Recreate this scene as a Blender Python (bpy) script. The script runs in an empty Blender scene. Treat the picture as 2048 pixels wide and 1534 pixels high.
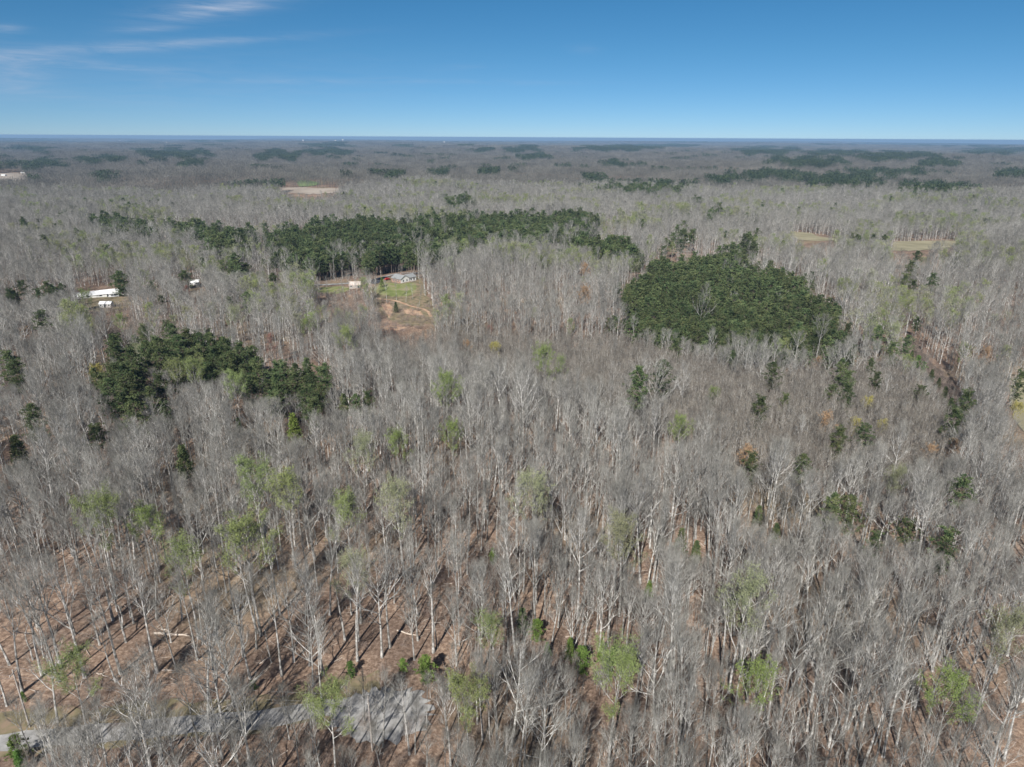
import bpy, math, random
import numpy as np
from mathutils import Matrix, Vector, Euler
R = math.radians
scene = bpy.context.scene
# ------------------------------------------------------------------ camera, sky, sun, exposure
CAM_H, FPX, PITCH, ROLL = 100.0, 1365.0, 19.84, 0.30
cam = bpy.data.objects.new("camera", bpy.data.cameras.new("camera"))
scene.collection.objects.link(cam); scene.camera = cam
CM = Matrix.Rotation(R(90 - PITCH), 4, 'X') @ Matrix.Rotation(R(ROLL), 4, 'Z')
cam.matrix_world = Matrix.Translation((0, 0, CAM_H)) @ CM
cam.data.sensor_width = 36.0; cam.data.lens = 36.0 * FPX / 2048.0
cam.data.clip_start = 1.0; cam.data.clip_end = 150000.0
SUN_AZ, SUN_EL = 196.0, 39.0
sd = Vector((math.sin(R(SUN_AZ)) * math.cos(R(SUN_EL)), math.cos(R(SUN_AZ)) * math.cos(R(SUN_EL)), math.sin(R(SUN_EL))))
sun = bpy.data.objects.new("sun", bpy.data.lights.new("sun", 'SUN'))
sun.data.energy = 5.0; sun.data.angle = R(0.5); sun.data.color = (1.0, 0.96, 0.9)
sun.rotation_euler = sd.to_track_quat('Z', 'Y').to_euler(); scene.collection.objects.link(sun)
scene.view_settings.view_transform = 'Standard'; scene.view_settings.look = 'None'
scene.view_settings.exposure = 0.50; scene.view_settings.gamma = 1.0
scene.cycles.use_denoising = True
scene.cycles.max_bounces = 4; scene.cycles.diffuse_bounces = 2; scene.cycles.glossy_bounces = 1
scene.cycles.transmission_bounces = 2; scene.cycles.transparent_max_bounces = 4; scene.cycles.volume_bounces = 0
scene.cycles.caustics_reflective = False; scene.cycles.caustics_refractive = False

def build_world():
    w = bpy.data.worlds.new("World"); scene.world = w; w.use_nodes = True
    nt = w.node_tree; N = nt.nodes; L = nt.links; N.clear()
    out = N.new('ShaderNodeOutputWorld'); bg = N.new('ShaderNodeBackground')
    sky = N.new('ShaderNodeTexSky'); sky.sky_type = 'NISHITA'; sky.sun_disc = False
    sky.sun_elevation = R(SUN_EL); sky.sun_rotation = R(SUN_AZ); sky.altitude = 200
    sky.air_density = 0.5; sky.dust_density = 0.0; sky.ozone_density = 10.0
    bg.inputs['Strength'].default_value = 0.0575
    tc = N.new('ShaderNodeTexCoord')
    sep = N.new('ShaderNodeSeparateXYZ'); L.new(tc.outputs['Generated'], sep.inputs[0])
    def m(op, a, b=None, c=None, clamp=False):
        n = N.new('ShaderNodeMath'); n.operation = op; n.use_clamp = clamp
        for i, v in enumerate((a, b, c)):
            if v is None: continue
            if isinstance(v, (int, float)): n.inputs[i].default_value = v
            else: L.new(v, n.inputs[i])
        return n.outputs[0]
    az = m('ARCTAN2', sep.outputs['X'], sep.outputs['Y'])
    el = m('ARCSINE', sep.outputs['Z'])
    # thin cirrus streaks: (azimuth, elevation, half length, half width, tilt, strength) in degrees
    def azel(px, py):
        d = CM.to_3x3() @ Vector(((px - 1024) / FPX, -(py - 767) / FPX, -1)).normalized(); return math.degrees(math.atan2(d.x, d.y)), math.degrees(math.asin(d.z))
    def streak(x0, y0, x1, y1, hwp, k):
        A, B = azel(x0, y0), azel(x1, y1); a0, e0 = (A[0] + B[0]) / 2, (A[1] + B[1]) / 2; tilt = math.degrees(math.atan2(B[1] - A[1], B[0] - A[0]))
        hl = math.hypot(B[0] - A[0], B[1] - A[1]) / 2 * 1.15; hw = hwp / 20.0; k *= .85
        da = m('SUBTRACT', az, R(a0)); de = m('SUBTRACT', el, R(e0))
        ct, st = math.cos(R(tilt)), math.sin(R(tilt))
        u = m('ADD', m('MULTIPLY', da, ct / R(hl)), m('MULTIPLY', de, st / R(hl)))
        v = m('ADD', m('MULTIPLY', da, -st / R(hw)), m('MULTIPLY', de, ct / R(hw)))
        r = m('ADD', m('MULTIPLY', u, u), m('MULTIPLY', v, v))
        return m('MULTIPLY', m('POWER', 2.718, m('MULTIPLY', r, -1.0)), k)
    tot = None
    for s in [(330, 26, 560, -6, 13, .75), (350, 36, 480, 12, 8, .5), (225, 63, 335, 58, 4, .5), (-20, 61, 40, 58, 5.5, .7), (-60, 110, 420, 84, 7, .5), (300, 92, 640, 70, 5, .25),
              (-10, 113, 320, 140, 5, .5), (-40, 140, 90, 135, 26, .42), (380, 162, 760, 163, 3.5, .25), (1140, 98, 1190, 100, 7, .16), (-20, 176, 260, 205, 6, .16), (-100, 175, 800, 165, 45, .12),
              (780, 160, 1150, 166, 4, .12), (880, 134, 980, 132, 4, .1)]:
        v = streak(*s); tot = v if tot is None else m('ADD', tot, v)
    comb = N.new('ShaderNodeCombineXYZ'); L.new(m('MULTIPLY', az, 9.0), comb.inputs[0]); L.new(m('MULTIPLY', el, 75.0), comb.inputs[1])
    noi = N.new('ShaderNodeTexNoise'); noi.inputs['Scale'].default_value = 1.6; noi.inputs['Detail'].default_value = 7; noi.inputs['Roughness'].default_value = .62
    noi.inputs['Distortion'].default_value = .7
    L.new(comb.outputs[0], noi.inputs['Vector'])
    nf = m('MULTIPLY', m('SUBTRACT', noi.outputs['Fac'], 0.28, clamp=True), 2.3, clamp=True)
    fac = m('MULTIPLY', tot, nf, clamp=True)
    mix = N.new('ShaderNodeMix'); mix.data_type = 'RGBA'; L.new(fac, mix.inputs['Factor'])
    hs = N.new('ShaderNodeHueSaturation'); hs.inputs['Saturation'].default_value = 1.0; L.new(sky.outputs[0], hs.inputs['Color'])
    cr = N.new('ShaderNodeValToRGB'); L.new(m('MULTIPLY', el, 1 / R(60), clamp=True), cr.inputs[0]); e = cr.color_ramp.elements
    e[0].position = 0; e[0].color = (1.04, .99, .91, 1); e[1].position = .22; e[1].color = (.68, 1.33, 1.13, 1); x = e.new(.75); x.color = (1, 1, 1, 1); x = e.new(.1); x.color = (.86, 1.18, .99, 1)
    tm = N.new('ShaderNodeMix'); tm.data_type = 'RGBA'; tm.blend_type = 'MULTIPLY'; tm.inputs['Factor'].default_value = 1; L.new(hs.outputs[0], tm.inputs['A']); L.new(cr.outputs[0], tm.inputs['B'])
    L.new(tm.outputs['Result'], mix.inputs['A']); mix.inputs['B'].default_value = (5.6, 6.6, 8.4, 1)
    L.new(mix.outputs['Result'], bg.inputs['Color']); L.new(bg.outputs[0], out.inputs['Surface'])
build_world()

# ------------------------------------------------------------------ terrain and pixel <-> ground
CMn = np.array(CM.to_3x3()); CMi = CMn.T
BUMPS = []   # (x, y, sx, sy, height)
def ground(x, y):
    x = np.asarray(x, float); y = np.asarray(y, float)
    d2 = x * x + y * y; d = np.sqrt(d2)
    a1 = np.clip((d - 130) / 350, 0, 1)
    z = a1 * (2.6 * np.sin(x / 61 + 1.1) * np.cos(y / 83 + .4) + 3.2 * np.sin(x / 140 + y / 170 + 2.0))
    a3 = np.clip((d - 850) / 900, 0, 1)
    z = z + a3 * (6.5 * np.sin(y / 210 + 1.3 * np.sin(x / 330 + .6)) * np.cos(x / 390 + .8) + 4 * np.sin(y / 97 + x / 260))
    a2 = np.clip((d - 1200) / 4000, 0, 1)
    z = z + a2 * (9 * np.sin(x / 700 + 1.3 + .7 * np.sin(y / 1500)) * np.cos(y / 900) + 9 * np.sin(x / 1900 + .5) * np.sin(y / 2300 + 1.0)
                  + np.clip(d / 20000, 0, 1) * 14 * np.sin(x / 1200 + y / 3300) + np.clip(d / 25000, 0, 1) * 16 * np.sin(x / 3100 + 1.7) * np.sin(y / 5100))
    for (bx, by, sx, sy, hh) in BUMPS:
        z = z + hh * np.exp(-((x - bx) / sx) ** 2 - ((y - by) / sy) ** 2)
    return z - d2 / (2 * 7.2e6)
def gz(x, y): return float(ground(x, y))
def unproj(u, v, hgt=0.0):
    d = CMn @ np.array([(u - 1024) / FPX, -(v - 767) / FPX, -1.0]); d = d / np.linalg.norm(d)
    t, step = 40.0, 1.0
    for _ in range(6000):
        p = d * t
        if CAM_H + p[2] < gz(p[0], p[1]) + hgt: break
        t += max(0.5, t * 0.004)
    lo, hi = t - max(0.5, t * 0.004) * 1.1, t
    for _ in range(30):
        mid = (lo + hi) / 2; p = d * mid
        if CAM_H + p[2] < gz(p[0], p[1]) + hgt: hi = mid
        else: lo = mid
    p = d * hi
    return float(p[0]), float(p[1])
def proj(x, y, z):
    P = np.stack([np.asarray(x, float), np.asarray(y, float), np.asarray(z, float) - CAM_H], 0)
    c = CMi @ P
    return 1024 + FPX * c[0] / -c[2], 767 - FPX * c[1] / -c[2]
for (u, v, sx, sy, hh) in [(1130, 900, 75, 45, 7.0), (800, 585, 60, 75, 9.0), (1560, 600, 110, 70, 6.0), (350, 760, 80, 50, 6.0), (1900, 760, 90, 60, -6.0), (1250, 690, 90, 50, -5.0)]:
    x, y = unproj(u, v); BUMPS.append((x, y, sx, sy, hh))
def inpoly(u, v, poly):
    u = np.asarray(u); v = np.asarray(v); ins = np.zeros(u.shape, bool); n = len(poly)
    for i in range(n):
        x1, y1 = poly[i]; x2, y2 = poly[(i + 1) % n]
        c = ((y1 > v) != (y2 > v)) & (u < (x2 - x1) * (v - y1) / ((y2 - y1) if y2 != y1 else 1e-9) + x1)
        ins ^= c
    return ins

# ------------------------------------------------------------------ materials
def mat(name, cols, scale=1.0, rough=.9, rnd=.0, pos=0.0, detail=3, hue=0.0, coord='pos', bump=0, transl=0.0, ramp=(.38, .62)):
    """cols: two or three colours mixed by noise; rnd: brightness change per object; pos: slow change with place"""
    m = bpy.data.materials.new(name); m.use_nodes = True; nt = m.node_tree; N = nt.nodes; L = nt.links
    b = N['Principled BSDF']; b.inputs['Roughness'].default_value = rough; b.inputs['Specular IOR Level'].default_value = .15
    geo = N.new('ShaderNodeNewGeometry'); tc = N.new('ShaderNodeTexCoord')
    vec = geo.outputs['Position'] if coord == 'pos' else tc.outputs['Object']
    no = N.new('ShaderNodeTexNoise'); no.inputs['Scale'].default_value = scale; no.inputs['Detail'].default_value = detail; L.new(vec, no.inputs['Vector'])
    cr = N.new('ShaderNodeValToRGB'); L.new(no.outputs['Fac'], cr.inputs[0])
    el = cr.color_ramp.elements; k = len(cols)
    el[0].position, el[1].position = ramp
    el[0].color = (*cols[0], 1); el[1].color = (*cols[-1], 1)
    if k == 3:
        e = el.new(sum(ramp) / 2); e.color = (*cols[1], 1)
    col = cr.outputs[0]
    hs = N.new('ShaderNodeHueSaturation'); L.new(col, hs.inputs['Color']); col = hs.outputs[0]
    oi = N.new('ShaderNodeObjectInfo')
    if rnd or pos:
        add = N.new('ShaderNodeMath'); add.operation = 'MULTIPLY_ADD'; add.inputs[1].default_value = 2 * rnd; add.inputs[2].default_value = 1 - rnd
        L.new(oi.outputs['Random'], add.inputs[0]); val = add.outputs[0]
        if pos:
            n2 = N.new('ShaderNodeTexNoise'); n2.inputs['Scale'].default_value = .007; n2.inputs['Detail'].default_value = 5; L.new(geo.outputs['Position'], n2.inputs['Vector'])
            ma = N.new('ShaderNodeMath'); ma.operation = 'MULTIPLY_ADD'; ma.inputs[1].default_value = 4 * pos; ma.inputs[2].default_value = 1 - 2 * pos; L.new(n2.outputs['Fac'], ma.inputs[0])
            mu = N.new('ShaderNodeMath'); mu.operation = 'MULTIPLY'; L.new(val, mu.inputs[0]); L.new(ma.outputs[0], mu.inputs[1]); val = mu.outputs[0]
        L.new(val, hs.inputs['Value'])
    if hue:
        fr = N.new('ShaderNodeMath'); fr.operation = 'FRACT'; x7 = N.new('ShaderNodeMath'); x7.operation = 'MULTIPLY'; x7.inputs[1].default_value = 37.7
        L.new(oi.outputs['Random'], x7.inputs[0]); L.new(x7.outputs[0], fr.inputs[0])
        ma = N.new('ShaderNodeMath'); ma.operation = 'MULTIPLY_ADD'; ma.inputs[1].default_value = 2 * hue; ma.inputs[2].default_value = .5 - hue; L.new(fr.outputs[0], ma.inputs[0])
        L.new(ma.outputs[0], hs.inputs['Hue'])
    L.new(col, b.inputs['Base Color'])
    if bump:
        bp = N.new('ShaderNodeBump'); bp.inputs['Strength'].default_value = bump; bp.inputs['Distance'].default_value = .3
        L.new(no.outputs['Fac'], bp.inputs['Height']); L.new(bp.outputs[0], b.inputs['Normal'])
    if transl:
        tr = N.new('ShaderNodeBsdfTranslucent'); L.new(col, tr.inputs['Color']); mx = N.new('ShaderNodeMixShader'); mx.inputs[0].default_value = transl
        L.new(b.outputs[0], mx.inputs[1]); L.new(tr.outputs[0], mx.inputs[2]); L.new(mx.outputs[0], N['Material Output'].inputs['Surface'])
    return m
M = {}
M['bark'] = mat('pale_bark', [(.19, .183, .168), (.50, .49, .465)], 1.3, rnd=.38, pos=.12, hue=.01, detail=4)
M['twig'] = mat('twig_bark', [(.15, .145, .127), (.29, .282, .255)], .35, rnd=.28, pos=.2, hue=.006)
M['farwood'] = mat('far_bare_wood', [(.088, .085, .074), (.166, .16, .141)], .045, rnd=.22, pos=.32, detail=5)
M['thicket'] = mat('sapling_bark', [(.15, .13, .108), (.24, .218, .185)], .3, rnd=.28, pos=.1)
M['pinebark'] = mat('pine_bark', [(.12, .09, .07), (.22, .18, .15)], 2.0, rnd=.15)
M['farneedle'] = mat('far_pine_needles', [(.028, .043, .022), (.056, .074, .036)], .05, rnd=.2, detail=4)
M['needle'] = mat('pine_needles', [(.042, .068, .028), (.115, .138, .058)], .7, rnd=.34, pos=.12, hue=.02, detail=4)
M['cedar'] = mat('cedar_needles', [(.08, .135, .028), (.14, .20, .05)], 1.2, rnd=.3, hue=.03)
M['leaf'] = mat('new_leaves', [(.17, .21, .07), (.28, .325, .125)], .8, rnd=.15, hue=.015, transl=.12)
M['leafbright'] = mat('bright_new_leaves', [(.15, .205, .06), (.25, .31, .10)], .8, rnd=.1, transl=.12)
M['olive'] = mat('olive_buds', [(.20, .215, .115), (.30, .31, .18)], .5, rnd=.15, hue=.02)
M['yellow'] = mat('yellow_blossom', [(.30, .27, .08), (.42, .38, .14)], .9, transl=.1)
M['orange'] = mat('dry_orange_leaves', [(.30, .195, .11), (.42, .29, .18)], .9, rnd=.1, transl=.1)
M['pink'] = mat('red_buds', [(.26, .14, .11), (.34, .2, .16)], .9, rnd=.1)
M['brush'] = mat('brush_twigs', [(.22, .175, .15), (.31, .255, .22)], .5, rnd=.25, hue=.01)
M['white'] = mat('white_siding', [(.68, .68, .66), (.78, .78, .76)], 1.1)
M['metal'] = mat('white_metal_roof', [(.66, .67, .68), (.80, .80, .79)], .6, rough=.5)
M['shingle'] = mat('grey_shingles', [(.20, .21, .21), (.30, .31, .31)], 3.0)
M['brick'] = mat('red_brown_brick', [(.30, .19, .15), (.40, .27, .22)], 3.0)
M['tanroof'] = mat('tan_tarp_roof', [(.42, .35, .30), (.58, .52, .47)], .9)
M['glass'] = mat('dark_window_glass', [(.03, .035, .04), (.06, .07, .08)], 1.0, rough=.15)
M['trim'] = mat('dark_trim', [(.08, .08, .08), (.12, .12, .12)], 1.0)
M['red'] = mat('red_paint', [(.35, .03, .03), (.42, .05, .05)], 1.0, rough=.3)
M['rubber'] = mat('black_rubber', [(.02, .02, .02), (.03, .03, .03)], 1.0)
M['pole'] = mat('weathered_pole_wood', [(.30, .27, .24), (.42, .39, .36)], 2.0)
M['log'] = mat('fallen_log_wood', [(.42, .35, .29), (.56, .49, .42)], 2.0)
M['wire'] = mat('wire_metal', [(.25, .25, .25), (.35, .35, .35)], 1.0)

# ground: leaf litter with greener and redder places
def ground_mat():
    m = bpy.data.materials.new('leaf_litter'); m.use_nodes = True; nt = m.node_tree; N = nt.nodes; L = nt.links
    b = N['Principled BSDF']; b.inputs['Roughness'].default_value = 1; b.inputs['Specular IOR Level'].default_value = .05
    geo = N.new('ShaderNodeNewGeometry')
    def noise(s, d, r=.5):
        n = N.new('ShaderNodeTexNoise'); n.inputs['Scale'].default_value = s; n.inputs['Detail'].default_value = d; n.inputs['Roughness'].default_value = r
        L.new(geo.outputs['Position'], n.inputs['Vector']); return n
    n1 = noise(1.1, 10, .8); n2 = noise(.06, 5); n3 = noise(.018, 4)
    c1 = N.new('ShaderNodeValToRGB'); e = c1.color_ramp.elements; e[0].position = .38; e[1].position = .62
    e[0].color = (.12, .088, .07, 1); e[1].color = (.44, .35, .285, 1); x = e.new(.5); x.color = (.25, .18, .14, 1)
    L.new(n1.outputs['Fac'], c1.inputs[0])
    c2 = N.new('ShaderNodeValToRGB'); e = c2.color_ramp.elements; e[0].position = .42; e[1].position = .66
    e[0].color = (.72, .70, .68, 1); e[1].color = (1.15, 1.1, 1.02, 1); L.new(n2.outputs['Fac'], c2.inputs[0])
    mx = N.new('ShaderNodeMix'); mx.data_type = 'RGBA'; mx.blend_type = 'MULTIPLY'; mx.inputs['Factor'].default_value = 1
    L.new(c1.outputs[0], mx.inputs['A']); L.new(c2.outputs[0], mx.inputs['B'])
    c3 = N.new('ShaderNodeValToRGB'); e = c3.color_ramp.elements; e[0].position = .5; e[1].position = .7; e[0].color = (0, 0, 0, 1); e[1].color = (.4, .4, .4, 1)
    L.new(n3.outputs['Fac'], c3.inputs[0])
    m2 = N.new('ShaderNodeMix'); m2.data_type = 'RGBA'; L.new(c3.outputs[0], m2.inputs['Factor']); L.new(mx.outputs['Result'], m2.inputs['A']); m2.inputs['B'].default_value = (.25, .23, .13, 1)
    L.new(m2.outputs['Result'], b.inputs['Base Color'])
    bp = N.new('ShaderNodeBump'); bp.inputs['Strength'].default_value = .8; bp.inputs['Distance'].default_value = .25
    L.new(n1.outputs['Fac'], bp.inputs['Height']); L.new(bp.outputs[0], b.inputs['Normal'])
    return m
M['ground'] = ground_mat()
M['lawn'] = mat('lawn_grass', [(.14, .17, .055), (.20, .22, .085), (.27, .235, .145)], .16, detail=7)
M['clay'] = mat('red_clay', [(.34, .21, .135), (.48, .34, .235)], .35, detail=6)
M['gravel'] = mat('pale_gravel', [(.17, .165, .155), (.30, .295, .285), (.42, .415, .40)], .55, detail=9, bump=.3, ramp=(.3, .7))
M['asphalt'] = mat('dark_asphalt', [(.045, .05, .06), (.07, .075, .09)], .5)
M['gullyshade'] = mat('dark_gully_shade', [(.05, .042, .035), (.10, .08, .065)], .5, detail=6)  # shade of the gully put into a dark ground colour
M['verge'] = mat('verge_grass', [(.15, .13, .078), (.205, .175, .105), (.26, .195, .135)], .4, detail=8)
M['field'] = mat('dry_field', [(.24, .22, .14), (.33, .30, .20)], .05, detail=6)
M['soil'] = mat('pale_ploughed_soil', [(.28, .235, .19), (.37, .32, .265)], .02, detail=6)
M['greenfield'] = mat('green_field', [(.14, .20, .08), (.2, .26, .11)], .02, detail=6)

# ------------------------------------------------------------------ mesh helpers
class MB:
    def __init__(s): s.v = []; s.f = []; s.m = []
    def quad(s, a, b, c, d, mi=0):
        n = len(s.v); s.v += [tuple(a), tuple(b), tuple(c), tuple(d)]; s.f.append((n, n + 1, n + 2, n + 3)); s.m.append(mi)
    def tri(s, a, b, c, mi=0):
        n = len(s.v); s.v += [tuple(a), tuple(b), tuple(c)]; s.f.append((n, n + 1, n + 2)); s.m.append(mi)
    def tube(s, pts, rad, sides=5, mi=0, cap=True):
        n0 = len(s.v); k = len(pts)
        for i, p in enumerate(pts):
            d = (pts[min(i + 1, k - 1)] - pts[max(i - 1, 0)]); d = d / (np.linalg.norm(d) + 1e-9)
            a = np.cross(d, (0, 0, 1.0) if abs(d[2]) < .9 else (1.0, 0, 0)); a /= np.linalg.norm(a) + 1e-9; b = np.cross(d, a)
            for j in range(sides):
                t = 2 * math.pi * j / sides
                s.v.append(tuple(p + rad[i] * (math.cos(t) * a + math.sin(t) * b)))
        for i in range(k - 1):
            for j in range(sides):
                j2 = (j + 1) % sides
                s.f.append((n0 + i * sides + j, n0 + i * sides + j2, n0 + (i + 1) * sides + j2, n0 + (i + 1) * sides + j)); s.m.append(mi)
        if cap:
            s.f.append(tuple(n0 + (k - 1) * sides + j for j in range(sides))); s.m.append(mi)
    def box(s, x0, x1, y0, y1, z0, z1, mi=0):
        n = len(s.v)
        s.v += [(x, y, z) for z in (z0, z1) for y in (y0, y1) for x in (x0, x1)]
        for f in ((0, 2, 3, 1), (4, 5, 7, 6), (0, 1, 5, 4), (2, 6, 7, 3), (0, 4, 6, 2), (1, 3, 7, 5)):
            s.f.append(tuple(n + i for i in f)); s.m.append(mi)
    def add(s, o, off, sc, rz):
        n = len(s.v); c, q = math.cos(rz), math.sin(rz)
        A = np.array(o.v) * sc; X = A[:, 0] * c - A[:, 1] * q + off[0]; Y = A[:, 0] * q + A[:, 1] * c + off[1]
        s.v += list(zip(X.tolist(), Y.tolist(), (A[:, 2] + off[2]).tolist()))
        s.f += [tuple(n + i for i in f) for f in o.f]; s.m += o.m
    def mesh(s, name, mats, smooth=False):
        me = bpy.data.meshes.new(name); me.from_pydata(s.v, [], s.f)
        for m in mats: me.materials.append(m)
        me.polygons.foreach_set('material_index', s.m)
        if smooth: me.polygons.foreach_set('use_smooth', [True] * len(s.f))
        me.update(); return me
def link(name, me, parent=None, loc=None, **props):
    o = bpy.data.objects.new(name, me); scene.collection.objects.link(o)
    if parent: o.parent = parent
    if loc is not None: o.location = loc
    for k, v in props.items():
        if v: o[k] = v
    return o
def thing(name, label, cat, loc=(0, 0, 0), rz=0, group=None):
    o = link(name, None, None, loc, label=label, category=cat, group=group); o.rotation_euler = (0, 0, rz); o.empty_display_size = .1
    return o

# ------------------------------------------------------------------ ground sheet
def build_ground():
    rs = [0.0] + list(np.geomspace(12, 46000, 330)); nt = 600
    th = np.linspace(0, 2 * math.pi, nt, endpoint=False)
    V = [(0, 0, gz(0, 0))]; F = []
    for r in rs[1:]:
        x = r * np.sin(th); y = r * np.cos(th); z = ground(x, y)
        V += list(zip(x.tolist(), y.tolist(), z.tolist()))
    for j in range(nt): F.append((0, 1 + (j + 1) % nt, 1 + j))
    for i in range(len(rs) - 2):
        a = 1 + i * nt; b = a + nt
        for j in range(nt):
            k = (j + 1) % nt; F.append((a + j, a + k, b + k, b + j))
    me = bpy.data.meshes.new('ground'); me.from_pydata(V, [], F); me.materials.append(M['ground']); me.polygons.foreach_set('use_smooth', [True] * len(F)); me.update()
    link('ground', me, kind='structure')
build_ground()
rng = random.Random(5)
def patch(name, pts_px, m, lift=.12, jit=.06, nr=14):
    """a sheet draped on the ground inside an outline given by the places seen in the photo"""
    W = [unproj(*p) for p in pts_px]; cx = sum(p[0] for p in W) / len(W); cy = sum(p[1] for p in W) / len(W)
    out = []
    n = len(W)
    for i in range(n):
        p0, p1, p2, p3 = [np.array(W[(i + k) % n]) for k in (-1, 0, 1, 2)]
        for s in range(8):
            t = s / 8
            q = .5 * ((2 * p1) + (-p0 + p2) * t + (2 * p0 - 5 * p1 + 4 * p2 - p3) * t * t + (-p0 + 3 * p1 - 3 * p2 + p3) * t ** 3)
            q = q + (q - np.array((cx, cy))) * rng.uniform(-jit, jit); out.append(q)
    V = [(cx, cy, gz(cx, cy) + lift)]; F = []; k = len(out)
    for r in range(1, nr + 1):
        for q in out:
            x = cx + (q[0] - cx) * r / nr; y = cy + (q[1] - cy) * r / nr; V.append((x, y, gz(x, y) + lift))
    for j in range(k): F.append((0, 1 + j, 1 + (j + 1) % k))
    for r in range(nr - 1):
        a = 1 + r * k; b = a + k
        for j in range(k): F.append((a + j, b + j, b + (j + 1) % k, a + (j + 1) % k))
    me = bpy.data.meshes.new(name); me.from_pydata(V, [], F); me.materials.append(m); me.update()
    return link(name, me, kind='structure')
def strip(name, pts_px, width, m, lift=.18, wj=.12):
    W = [np.array(unproj(*p)) for p in pts_px]; C = []
    for i in range(len(W) - 1):
        p1, p2 = W[i], W[i + 1]; p0 = W[i - 1] if i else 2 * p1 - p2; p3 = W[i + 2] if i + 2 < len(W) else 2 * p2 - p1
        k = max(2, int(np.linalg.norm(p2 - p1) / 3))
        for s in range(k):
            t = s / k
            C.append(.5 * ((2 * p1) + (-p0 + p2) * t + (2 * p0 - 5 * p1 + 4 * p2 - p3) * t * t + (-p0 + 3 * p1 - 3 * p2 + p3) * t ** 3))
    C.append(W[-1]); V = []; F = []; q = 7
    for i, c in enumerate(C):
        d = C[min(i + 1, len(C) - 1)] - C[max(i - 1, 0)]; d /= np.linalg.norm(d); nrm = np.array((-d[1], d[0]))
        w = width * (1 + rng.uniform(-wj, wj)) / 2
        for j in range(q):
            p = c + nrm * w * (2 * j / (q - 1) - 1); V.append((p[0], p[1], gz(*p) + lift))
    for i in range(len(C) - 1):
        for j in range(q - 1): a = i * q + j; F.append((a, a + 1, a + q + 1, a + q))
    me = bpy.data.meshes.new(name); me.from_pydata(V, [], F); me.materials.append(m); me.update()
    return link(name, me, kind='structure')
strip('grass_verge', [(-120, 1482), (60, 1462), (200, 1452), (330, 1442), (450, 1433), (560, 1424), (640, 1405), (700, 1388), (760, 1378)], 9, M['verge'], .10, .25)
strip('gravel_road', [(-120, 1500), (0, 1487), (120, 1474), (250, 1464), (400, 1448), (520, 1441), (610, 1424), (690, 1412), (760, 1420)], 4.1, M['gravel'], .18)
patch('gravel_turnaround', [(662, 1418), (700, 1394), (760, 1378), (825, 1382), (858, 1408), (856, 1445), (815, 1478), (740, 1488), (685, 1468), (660, 1442)], M["gravel"], .22, .13)
patch('rough_grass', [(738, 590), (760, 558), (800, 556), (840, 556), (852, 585), (868, 612), (872, 640), (840, 650), (800, 648), (765, 630), (745, 610)], M['verge'], .09)
patch('lawn', [(748, 580), (766, 566), (800, 568), (826, 566), (834, 578), (826, 588), (800, 594), (770, 591), (752, 587)], M['lawn'], .15)
patch('front_lawn', [(628, 578), (655, 574), (688, 573), (698, 580), (672, 588), (642, 586)], M['lawn'], .15)
patch('clay_bank', [(762, 608), (776, 605), (783, 613), (785, 626), (779, 636), (772, 626)], M['clay'], .15, .22)
patch('bare_clay', [(806, 618), (830, 620), (845, 626), (838, 632), (815, 628)], M['clay'], .16, .2)
patch('bare_soil', [(750, 655), (780, 652), (812, 654), (795, 661), (758, 662)], M['clay'], .15, .12)
strip('clay_path', [(752, 598), (790, 602), (822, 613), (845, 618), (856, 624), (862, 634)], 1.9, M['clay'], .24)
strip('driveway', [(470, 581), (540, 575), (620, 571), (700, 566.5), (750, 559), (795, 548), (840, 546), (880, 548)], 5.0, M['gravel'], .24)
patch('asphalt_apron', [(740, 563), (750, 559), (760, 561), (757, 567), (744, 568)], M['asphalt'], .32, .02, 6)
strip('gully_shade_strip', [(1792, 676), (1822, 706), (1856, 742), (1890, 780), (1906, 815)], 13, M['gullyshade'], .15, .3)  # dark strip paints the gully's shaded side onto the ground
patch('trailer_yard', [(150, 602), (200, 592), (262, 585), (270, 606), (220, 626), (160, 618)], M['verge'], .15)
patch('dry_field', [(1782, 492), (1790, 484), (1840, 482), (1900, 482), (1925, 488), (1880, 498), (1800, 502)], M['field'], .3)
patch('dry_field', [(1585, 466), (1620, 466), (1640, 474), (1700, 480), (1640, 482), (1590, 478)], M['field'], .3)
patch('dry_field', [(2020, 770), (2060, 752), (2160, 760), (2180, 860), (2070, 880), (2030, 840)], M['field'], .3)
patch('pale_field', [(535, 380), (575, 375), (640, 377), (700, 377), (680, 384), (620, 389), (570, 385)], M['soil'], .6, .16)
patch('pale_field', [(560, 349), (640, 347), (670, 350), (620, 353)], M['soil'], .8)
patch('green_field', [(596, 362), (612, 361), (640, 368), (600, 373)], M['greenfield'], .6)
patch('pale_field', [(-60, 352), (20, 346), (58, 347), (54, 357), (0, 364), (-60, 366)], M['soil'], .6)
strip('farm_track', [(1330, 502), (1360, 503), (1392, 504)], 4, M['soil'], .4)
strip('yard_path', [(1336, 490), (1342, 470), (1336, 462)], 6, M['soil'], .4)

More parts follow.
